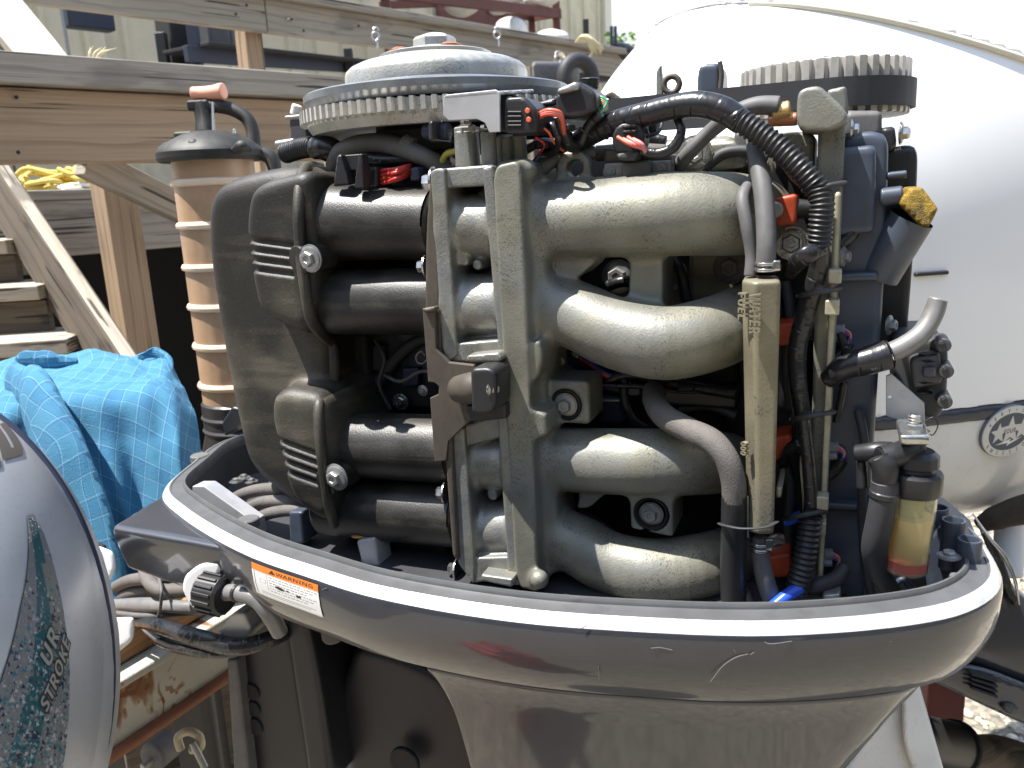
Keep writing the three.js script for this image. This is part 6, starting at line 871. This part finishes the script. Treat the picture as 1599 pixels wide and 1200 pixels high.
// ---- grey motor hood close to the camera on the left
{
  const d = 0.62, t = thing('grey_motor_hood', 'silver grey motor hood with peeling stickers at the lower left', 'motor hood');
  const k = d / FOCAL, c = at(-166, 1052, d); t.position.copy(c);
  const ax = [308 * k, 462 * k, 0.17]; t.quaternion.copy(new THREE.Quaternion().setFromAxisAngle(V3(1, 0, 0), -0.32)).premultiply(new THREE.Quaternion().setFromAxisAngle(V3(0, 1, 0), 0.28));
  const pt = (th, ph, o = 0) => V3((ax[0] + o) * Math.cos(ph) * Math.sin(th), (ax[1] + o) * Math.sin(ph), (ax[2] + o) * Math.cos(ph) * Math.cos(th));
  const patch = (t0, t1, p0, p1, n, m, o) => { const P = [], U = [], I = []; for (let j = 0; j <= m; j++) for (let i = 0; i <= n; i++) { const q = pt(lerp(t0, t1, i / n), lerp(p0, p1, j / m), o); P.push(q.x, q.y, q.z); U.push(i / n, j / m); } for (let j = 0; j < m; j++) for (let i = 0; i < n; i++) { const a = j * (n + 1) + i, b = a + n + 1; I.push(a, a + 1, b, b, a + 1, b + 1); } const g = new THREE.BufferGeometry(); g.setAttribute('position', new THREE.Float32BufferAttribute(P, 3)); g.setAttribute('uv', new THREE.Float32BufferAttribute(U, 2)); g.setIndex(I); g.computeVertexNormals(); return g; };
  { const g = patch(-Math.PI / 2, Math.PI / 2 , -Math.PI / 2, Math.PI / 2, 64, 64, 0), uv = g.attributes.uv; for (let i = 0; i < uv.count; i++) uv.setXY(i, uv.getX(i) * 0.5, uv.getY(i) * 0.7); part(t, 'shell', g, M.greyHood, 'silver grey shell'); }
  const el = [...Array(90)].map((_, i) => { const a = i / 90 * 2 * Math.PI; return V3((ax[0] - 0.001) * Math.cos(a), (ax[1] - 0.001) * Math.sin(a), -0.003); }); part(t, 'seal', sweep([...el, el[0]], 0.0045, { seg: 10, div: 200, cap: false }), M.navy, 'dark seal round the hood edge');
  const bk = new THREE.SphereGeometry(1, 48, 32); bk.scale(ax[0] * 1.02, ax[1] * 1.015, 0.14); bk.translate(0, -0.004, -0.012); part(t, 'rear_shell', boxUV(bk.toNonIndexed()), M.greyHood, 'rear half of the hood');
  // peeling stickers: their corners are looked up on the shell, then laid out evenly over its surface
  t.updateMatrixWorld(true); const inv = t.matrixWorld.clone().invert(), oL = camPos.clone().applyMatrix4(inv);
  const ang = ([px, py]) => { const dL = at(px, py, 1).applyMatrix4(inv).sub(oL), s = V3(1 / ax[0], 1 / ax[1], 1 / ax[2]), o = oL.clone().multiply(s), q = dL.multiply(s), A = q.dot(q), B = o.dot(q), D = Math.max(0, B * B - A * (o.dot(o) - 1)), p = o.addScaledVector(q, (-B - Math.sqrt(D)) / A); const ph = Math.asin(clamp(p.y, -1, 1)); return [Math.atan2(p.x, p.z), ph]; };
  const pxPatch = (cs, off) => { const [A, B, Cc, D] = cs.map(ang), n = 24, P = [], U = [], I = []; for (let j = 0; j <= n; j++) for (let i = 0; i <= n; i++) { const u = i / n, v = j / n, f = (k) => lerp(lerp(A[k], B[k], u), lerp(Cc[k], D[k], u), v), q = pt(f(0), f(1), off); P.push(q.x, q.y, q.z); U.push(u, v); } for (let j = 0; j < n; j++) for (let i = 0; i < n; i++) { const a = j * (n + 1) + i, b = a + n + 1; I.push(a, a + 1, b, b, a + 1, b + 1); } const g = new THREE.BufferGeometry(); g.setAttribute('position', new THREE.Float32BufferAttribute(P, 3)); g.setAttribute('uv', new THREE.Float32BufferAttribute(U, 2)); g.setIndex(I); g.computeVertexNormals(); return g; };
  const st = canv(512, 1024, (x, w, h) => {
    x.clearRect(0, 0, w, h); x.save(); x.beginPath(); x.moveTo(330, 20); x.lineTo(400, 10); x.lineTo(430, 90); x.lineTo(420, 520); x.lineTo(380, 1010); x.lineTo(20, 1010); x.lineTo(10, 700); x.lineTo(150, 360); x.closePath(); x.clip();
    x.fillStyle = '#8a8b8c'; x.fillRect(0, 0, w, h); x.fillStyle = '#0d5f68'; x.beginPath(); x.moveTo(335, 20); x.lineTo(395, 40); x.lineTo(330, 420); x.lineTo(220, 900); x.lineTo(160, 1010); x.lineTo(60, 1010); x.lineTo(180, 600); x.fill();
    x.fillStyle = '#8d8c80'; x.fillRect(330, 200, 80, 260);
    for (let i = 0; i < 3200; i++) { const px = rnd() * w, py = 120 + Math.sqrt(rnd()) * (h - 120), s = rr(2, 15); x.fillStyle = ['#9a9b9c', '#101c40', '#1f7f8c', '#c6c8ca', '#84817c'][Math.floor(rnd() * 5)]; x.beginPath(); x.moveTo(px, py); x.lineTo(px + s * 2 * rnd(), py + s); x.lineTo(px - s * rnd(), py + s * 1.4); x.fill(); }
    x.restore(); x.strokeStyle = '#2a2626'; x.lineWidth = 5; x.beginPath(); x.moveTo(330, 20); x.lineTo(150, 360); x.lineTo(10, 700); x.stroke();
  });
  const so = phy({ map: st, transparent: true, alphaTest: 0.5, roughness: 0.35, side: THREE.DoubleSide, bumpMap: rep(T.castB, 0.4), bumpScale: 0.002 });
  part(t, 'teal_sticker', pxPatch([[-40, 1260], [110, 1260], [-26, 800], [66, 800]], 0.0006), so, 'crackled teal sticker');
  const lt = canv(512, 512, (x, w, h) => { x.clearRect(0, 0, w, h); x.translate(w / 2, h / 2); x.rotate(-0.95); x.strokeStyle = '#221f1f'; x.fillStyle = '#a3a49c'; x.font = 'bold 150px sans-serif'; x.textAlign = 'center'; x.fillStyle = '#8b8c84'; x.strokeStyle = '#221f1f'; x.lineWidth = 16; x.strokeText('UR', 70, -20); x.fillText('UR', 70, -20); x.font = 'bold 112px sans-serif'; x.lineWidth = 18; x.strokeText('STROKE', 10, 92); x.fillText('STROKE', 10, 92); });
  part(t, 'lettering', pxPatch([[25, 1130], [115, 1130], [35, 960], [110, 960]], 0.0011), phy({ map: lt, transparent: true, alphaTest: 0.5, roughness: 0.5, side: THREE.DoubleSide }), 'outlined black lettering');
  const bs = canv(256, 512, (x, w, h) => { x.clearRect(0, 0, w, h); x.fillStyle = '#57504a'; x.rotate(-0.25); x.fillRect(-40, 100, 70, 200); x.fillRect(50, 120, 60, 220); x.fillRect(130, 150, 60, 200); x.fillRect(50, 300, 140, 50); x.fillRect(-40, 330, 80, 50); });
  part(t, 'brown_decal', pxPatch([[-60, 790], [20, 790], [-60, 640], [30, 640]], 0.0007), phy({ map: bs, transparent: true, alphaTest: 0.5, roughness: 0.5, side: THREE.DoubleSide }), 'brown block decal');
}
// ---- white plastic bracket behind it, rusty beam, plank
{
  const W = (pts, r = 0.006, h = 0.004) => hull(pts, r, h), w = thing('white_bracket', 'white plastic bracket arm behind the silver hood', 'bracket'), B = (poly, d0, d1) => poly.flatMap(([x, y]) => [at(x, y, d0), at(x, y, d1)]);
  part(w, 'upper_arm', W(B([[128, 866], [146, 850], [150, 862], [178, 862], [182, 890], [170, 910], [140, 905]], 0.85, 0.95)), M.whitePlastic); part(w, 'black_clip', W(B([[128, 852], [150, 845], [166, 852], [166, 862], [140, 862]], 0.86, 0.92), 0.003), M.black); part(w, 'lower_arm', W(B([[150, 965], [210, 964], [208, 1000], [176, 1026], [150, 1020]], 0.85, 0.95)), M.whitePlastic); part(w, 'stem', W(B([[142, 890], [166, 890], [168, 980], [150, 980]], 0.87, 0.94)), M.whitePlastic);
  const b = thing('steel_beam', 'white painted steel beam with rust runs below the motor', 'beam');
  const a0 = at(120, 1098, 1.0), a1 = at(420, 960, 1.28), lo = at(120, 1205, 1.0), h = a0.y - lo.y;
  const q0 = a0.clone(), q1 = a1.clone().setY(a0.y); board(b, 'web', q0.clone().setY(a0.y - h / 2), q1.clone().setY(a0.y - h / 2), h, 0.02, M.rust); board(b, 'flange', q0.clone().setY(a0.y + 0.004), q1.clone().setY(a0.y + 0.004), 0.012, 0.05, M.rust); board(b, 'lower_flange', q0.clone().setY(a0.y - h - 0.003), q1.clone().setY(a0.y - h - 0.003), 0.01, 0.05, std({ color: lin(0.3, 0.12, 0.06), roughness: 0.9, map: rep(T.grime, 0.2) }), { label: 'rusty lower edge' });
  const nz = V3().crossVectors(q1.clone().sub(q0).normalize(), UP).normalize().negate(), pl = thing('plank', 'orange-brown plank lying on the rusty beam', 'plank'); const o = nz.clone().multiplyScalar(nz.z > 0 ? -0.1 : 0.1); board(pl, 'board', q0.clone().add(o).setY(a0.y + 0.03), q1.clone().add(o).setY(a0.y + 0.03), 0.035, 0.19, M.woodOrange);
  const ply = thing('plywood_sheet', 'dark stained plywood sheet standing below the beam', 'plywood'); const p0 = at(190, 1160, 1.35), p1 = at(420, 1130, 1.5); board(ply, 'sheet', p0.clone().setY(p0.y - 0.25), p1.clone().setY(p0.y - 0.25), 0.8, 0.018, M.woodDark);
  const cn = thing('shackle', 'pale steel shackle hanging under the beam', 'shackle'); part(cn, 'eye', sweep([at(282, 1172, 1.16), at(278, 1152, 1.16), at(292, 1143, 1.16), at(310, 1150, 1.16), at(312, 1168, 1.16), at(296, 1172, 1.16)], 0.006, { seg: 10 }), M.clip); part(cn, 'pin', sweep([at(300, 1160, 1.15), at(320, 1200, 1.15)], 0.005, { seg: 10 }), M.steelDull);
  const rl = thing('roller', 'grey rubber roller under the beam beside the shackle', 'roller'); part(rl, 'drum', sweep([at(236, 1185, 1.2), at(268, 1158, 1.24)], 0.022, { seg: 20 }), M.hose); part(rl, 'axle', sweep([at(222, 1200, 1.19), at(282, 1146, 1.25)], 0.006, { seg: 10 }), M.steelDull);
}
// ---- big white hood behind on the right
{
  const t = thing('white_outboard_motor', 'large white outboard motor hood behind on the right with oval badge', 'outboard motor');
  const d = 1.55, k = d / FOCAL, c = at(1526, 330, d); t.position.copy(c); const ry = 0.4; t.rotation.y = ry;
  const A = 705 * k, B = 0.36, Hh = 425 * k;
  const hood = (x, y, z, o = 0) => { const yy = y > 0 ? y / (Hh + o) : y / (Hh * 1.9), w = 1 - 0.0, q = Math.pow(Math.pow(Math.abs(x) / (A + o), 2.3) + Math.pow(Math.abs(z) / (B + o), 2.3), 1 / 2.3), f = Math.pow(Math.pow(q, 2.05) + Math.pow(Math.abs(yy), 2.05), 1 / 2.05); return (f - 1) * B * 0.8; };
  const loc = (px, py) => at(px, py, 1).sub(camPos).normalize().applyAxisAngle(UP, -ry), org = camPos.clone().sub(c).applyAxisAngle(UP, -ry);
  const march = (f, px, py) => { const dv = loc(px, py); let s = 0.6; for (let i = 0; i < 300; i++) { const p = org.clone().addScaledVector(dv, s), v = f(p.x, p.y, p.z); if (Math.abs(v) < 1e-5) break; s += v * 0.5; } return org.clone().addScaledVector(dv, s); };
  // the cap's lower edge and the stripe pass through these places on the hood
  const k1 = march(hood, 1400, 36), k2 = march(hood, 1590, 90), cutY = (x) => k1.y + (k2.y - k1.y) * (x - k1.x) / (k2.x - k1.x);
  const vS = march(hood, 1540, 636).y;
  const lo = V3(-A - 0.03, vS, -B - 0.03), hi = V3(0.6, Hh + 0.03, B + 0.03);
  part(t, 'hood', sdfMesh((x, y, z) => Math.max(hood(x, y, z), y - cutY(x) - 0.004, vS - y), V3(lo.x, vS - 0.02, lo.z), hi, 0.009), M.whiteHood, 'glossy white hood');
  part(t, 'hood_cap', sdfMesh((x, y, z) => smax(hood(x, y, z, 0.007), cutY(x) - y, 0.004), V3(-A - 0.03, -0.25, -B - 0.03), hi, 0.007), M.whiteHood, 'white top cap with an overhanging edge');
  { const pts = []; for (let x = -A * 0.93; x < 0.58; x += 0.03) { const y = cutY(x); if (hood(x, y, 0) > 0) continue; let a = 0, b = B * 1.2; for (let i = 0; i < 40; i++) { const m = (a + b) / 2; hood(x, y, m) > 0 ? (b = m) : (a = m); } pts.push(V3(x, y, a + 0.003)); } part(t, 'cap_trim', sweep(pts, 0.0042, { seg: 12, div: 160 }), M.creamTrim, 'cream edge of the top cap'); }
  const low = (x, y, z) => { const yy = (y - vS) / 0.26, s = 1 - 0.06 * Math.max(0, -yy), q = Math.pow(Math.pow(Math.abs(x) / (A * 0.97 * s), 2.3) + Math.pow(Math.abs(z) / (B * 0.97 * s), 2.3), 1 / 2.3), f = Math.pow(Math.pow(q, 3) + Math.pow(Math.abs(yy), 3), 1 / 3); return (f - 1) * B * 0.7; };
  part(t, 'lower_cowl', sdfMesh((x, y, z) => Math.max(low(x, y, z), y - vS + 0.012), V3(-A - 0.02, vS - 0.28, -B - 0.02), V3(0.55, vS, B + 0.02), 0.009), M.white, 'cream white lower cowl');
  part(t, 'dark_stripe', sdfMesh((x, y, z) => smax(hood(x, vS, z, 0.003), Math.abs(y - vS + 0.009) - 0.011, 0.006), V3(-A - 0.03, vS - 0.04, -B - 0.03), V3(0.6, vS + 0.03, B + 0.03), 0.006), phy({ color: lin(0.04, 0.045, 0.055), roughness: 0.3 }), 'dark rubber stripe between hood and cowl');
  // oval badge
  const bt = canv(768, 512, (x, w, h) => {
    x.fillStyle = '#c9c8c4'; x.beginPath(); x.ellipse(w / 2, h / 2, w / 2, h / 2, 0, 0, 7); x.fill(); x.lineWidth = 8; x.strokeStyle = '#77777a'; x.stroke(); x.fillStyle = '#3f4a56'; x.beginPath(); x.ellipse(w / 2, h / 2, w * 0.385, h * 0.36, 0, 0, 7); x.fill();
    const star = (cx, cy, R, r) => { x.beginPath(); for (let i = 0; i < 10; i++) { const a = -Math.PI / 2 + i * Math.PI / 5, q = i % 2 ? r : R; x.lineTo(cx + Math.cos(a) * q * 1.1, cy + Math.sin(a) * q); } x.closePath(); x.fill(); }; x.fillStyle = '#c4c3bf'; star(w * 0.3, h * 0.5, 110, 48); star(w * 0.52, h * 0.48, 150, 66); star(w * 0.73, h * 0.5, 110, 48);
    x.fillStyle = '#3f4a56'; x.font = 'bold 66px sans-serif'; x.textAlign = 'center'; x.fillText('FOUR', w / 2, h * 0.53); x.fillStyle = '#d9d8d4'; x.beginPath(); x.moveTo(200, 370); x.lineTo(420, 330); x.lineTo(400, 360); x.lineTo(580, 330); x.lineTo(360, 400); x.lineTo(380, 370); x.fill();
    const arc = (s, r0, r1, a0, a1, flip) => { x.fillStyle = '#3a4048'; x.font = 'bold 52px sans-serif'; for (let i = 0; i < s.length; i++) { const a = lerp(a0, a1, i / (s.length - 1)); x.save(); x.translate(w / 2 + Math.cos(a) * r0, h / 2 + Math.sin(a) * r1); x.rotate(Math.atan2(Math.cos(a) * r1 * 1, -Math.sin(a) * r0) + (flip ? Math.PI : 0)); x.fillText(s[i], 0, flip ? 18 : 18); x.restore(); } };
    arc('VERY•LOW', w * 0.44, h * 0.42, -Math.PI + 0.5, -0.5, false); arc('EMISSION', w * 0.44, h * 0.42, Math.PI - 0.55, 0.55, true);
  });
  const hit = march(low, 1572, 672), s = hit.distanceTo(org), e = 0.002, nr = V3(low(hit.x + e, hit.y, hit.z) - low(hit.x - e, hit.y, hit.z), low(hit.x, hit.y + e, hit.z) - low(hit.x, hit.y - e, hit.z), low(hit.x, hit.y, hit.z + e) - low(hit.x, hit.y, hit.z - e)).normalize();
  const bw = 88 * s / FOCAL, bh = 74 * s / FOCAL, bd = lathe([[0, 0.004], [0.485, 0.004], [0.5, 0.002], [0.5, -0.004]], 48); bd.rotateX(Math.PI / 2); bd.scale(bw, bh, 1); { const q = bd.attributes.position, uv = bd.attributes.uv; for (let i = 0; i < q.count; i++) uv.setXY(i, q.getX(i) / bw + 0.5, q.getY(i) / bh + 0.5); }
  const bm = part(t, 'oval_badge', bd, phy({ map: bt, roughness: 0.35, metalness: 0.2 }), 'oval silver and slate badge'); bm.position.copy(hit).addScaledVector(nr, 0.002); bm.quaternion.setFromUnitVectors(NN, nr); bm.rotateZ(0.06);
  // slot on the hood
  { const p = march(hood, 1453, 427), q = p.distanceTo(org), m = part(t, 'slot', rbox(50 * q / FOCAL, 5.5 * q / FOCAL, 0.012, 0.002), M.black); m.position.copy(p); m.rotation.y = -ry * 0.6; }
}
// ---- dark grey motor at the lower right, white leg, roller
{
  const B = (poly, d0, d1) => poly.flatMap(([x, y]) => [at(x, y, d0), at(x, y, d1)]), t = thing('dark_grey_motor', 'dark grey outboard cowl with slotted vent at the lower right', 'outboard motor');
  const hp = (nm, poly, d0, d1, m, r = 0.01, l) => part(t, nm, hull(B(poly, d0, d1), r, 0.006, rnd()), m, l);
  hp('upper_cowl', [[1470, 820], [1535, 905], [1560, 960], [1640, 1000], [1760, 1060], [1760, 1130], [1640, 1080], [1530, 1035], [1440, 1010]], 1.02, 1.5, M.pan, 0.02); hp('lower_band', [[1440, 1030], [1530, 1038], [1640, 1082], [1760, 1130], [1760, 1190], [1610, 1138], [1440, 1056]], 1.0, 1.5, M.pan, 0.01, 'lower band');
  for (let i = 0; i < 4; i++) { const a = at(1514, 1050 + i * 7, 0.995), b = at(1556, 1062 + i * 8, 0.995); board(t, 'vent_slot', a, b, 0.003, 0.012, M.pit); }
  hp('round_boss', [[1566, 1096], [1584, 1098], [1592, 1108], [1586, 1116], [1570, 1114], [1562, 1104]], 0.993, 1.01, M.darkGrey, 0.004);
  part(t, 'dark_trim', sweep([at(1528, 822, 1.3), at(1560, 808, 1.28), at(1600, 796, 1.26), at(1700, 770, 1.2)], [0.014, 0.022, 0.026, 0.03], { seg: 18, squash: 0.6 }), M.bracket, 'dark brown curved trim');
  part(t, 'emblem_edge', sweep([at(1519, 802, 1.0), at(1545, 840, 0.99), at(1568, 868, 0.985), at(1585, 905, 0.98), at(1592, 945, 0.98)], [0.001, 0.0022, 0.0026, 0.002, 0.001], { seg: 10 }), M.steel, 'chrome edge'); hp('emblem', [[1522, 806], [1545, 842], [1566, 870], [1592, 945], [1582, 948], [1556, 890], [1545, 868]], 0.99, 1.02, M.black, 0.003);
  const wc = solo('white_pipe', sweep([at(1578, 800, 1.32), at(1574, 900, 1.32)], 0.022, { seg: 24 }), M.whitePlastic, 'short white upright pipe behind the dark trim at right', 'pipe');
  const lg = thing('white_motor_leg', 'white painted motor leg with a raised edge below the cowl', 'motor leg'); const lp = (nm, poly, d0, d1, m, r) => part(lg, nm, hull(B(poly, d0, d1), r, 0.005, rnd()), m);
  lp('panel', [[1290, 1240], [1395, 1080], [1432, 1062], [1432, 1130], [1470, 1210], [1480, 1240]], 1.0, 1.3, M.white, 0.008); lp('raised_edge', [[1408, 1080], [1434, 1062], [1436, 1140], [1475, 1210], [1485, 1240], [1440, 1240], [1410, 1160]], 0.985, 1.1, M.white, 0.006);
  const rp = thing('red_post', 'maroon painted post standing on the gravel', 'post'); const pp = at(1462, 1100, 1.75); const pm = part(rp, 'post', rbox(0.08, pp.y + 0.12, 0.08, 0.006), std({ color: lin(0.13, 0.02, 0.02), roughness: 0.6, map: rep(T.grime, 0.3) })); pm.position.set(pp.x, (pp.y + 0.12) / 2, pp.z);
  const dr = thing('black_drum', 'black plastic pipe end lying at lower right', 'pipe'); const d0 = at(1400, 1150, 1.15), d1 = at(1495, 1168, 1.22); part(dr, 'tube', sweep([d0, d1], 0.036, { seg: 28 }), M.black); part(dr, 'collar', sweep([d1.clone().lerp(d0, 0.06), d1], 0.039, { seg: 28 }), M.rubber);
  const lo = thing('weathered_log', 'grey weathered log lying on the gravel at lower right', 'log'); const l0 = at(1495, 1180, 1.3), l1 = at(1680, 1205, 1.6); part(lo, 'trunk', sweep([l0, l0.clone().lerp(l1, 0.3).add(V3(0, 0.006, 0)), l0.clone().lerp(l1, 0.6), l1], [0.03, 0.036, 0.034, 0.04], { seg: 20 }), M.woodDark);
}
// ---- added red can, out of view, makes the red reflection in the cowl
{
  const t = thing('added_red_can', 'added red can out of view that gives the dark cowl its red reflection', 'fuel can'); t.position.set(-0.58, 0, -0.06); t.rotation.y = 0.5;
  part(t, 'body', rbox(0.34, 0.42, 0.26, 0.04, V3(0, 0.21, 0)), M.red); part(t, 'shoulder', rbox(0.22, 0.08, 0.16, 0.03, V3(0.02, 0.44, 0)), M.red);
  part(t, 'handle', sweep([V3(-0.1, 0.42, 0), V3(-0.08, 0.52, 0), V3(0.05, 0.54, 0), V3(0.1, 0.46, 0)], 0.016, { seg: 12 }), M.red); part(t, 'spout', sweep([V3(0.1, 0.45, 0), V3(0.14, 0.52, 0), V3(0.2, 0.57, 0)], [0.025, 0.018, 0.012], { seg: 14 }), M.black); part(t, 'cap', cylAt(V3(-0.11, 0.43, 0.05), UP, 0.022, 0.03), M.black);
}
// ---- added trees, out of view: they darken the gloss reflections and cut the fill
{
  const g = new THREE.IcosahedronGeometry(1, 1), p = g.attributes.position; for (let i = 0; i < p.count; i++) { const k = 0.7 + 0.6 * vn(p.getX(i) * 3 + 9, p.getY(i) * 3 + p.getZ(i) * 4 + 9); p.setXYZ(i, p.getX(i) * k, p.getY(i) * k, p.getZ(i) * k); } g.computeVertexNormals();
  const N = 2600, im = new THREE.InstancedMesh(g, std({ color: lin(0.07, 0.085, 0.035), roughness: 0.9 }), N), m = new THREE.Matrix4(), q = new THREE.Quaternion(), col = new THREE.Color();
  for (let i = 0; i < N; i++) { const a = rr(-0.15, Math.PI + 0.25), R = rr(9, 11.5), h = 5.2 + 1.4 * Math.sin(a * 7) + 0.7 * Math.sin(a * 17), s = rr(0.16, 0.5); q.setFromEuler(new THREE.Euler(rr(0, 6), rr(0, 6), 0)); m.compose(V3(Math.cos(a) * R, h * Math.pow(rnd(), 0.8), Math.sin(a) * R), q, V3(s, s * 0.8, s)); im.setMatrixAt(i, m); const k = rr(0.6, 1.3); im.setColorAt(i, col.setRGB(k, k, k * rr(0.7, 1))); }
  im.name = 'added_tree_line'; im.userData = { label: 'added dark tree clumps behind the camera, unseen, darkening the cowl reflections', category: 'trees', kind: 'stuff' }; im.castShadow = im.receiveShadow = true; scene.add(im);
}
renderer.render(scene, camera);
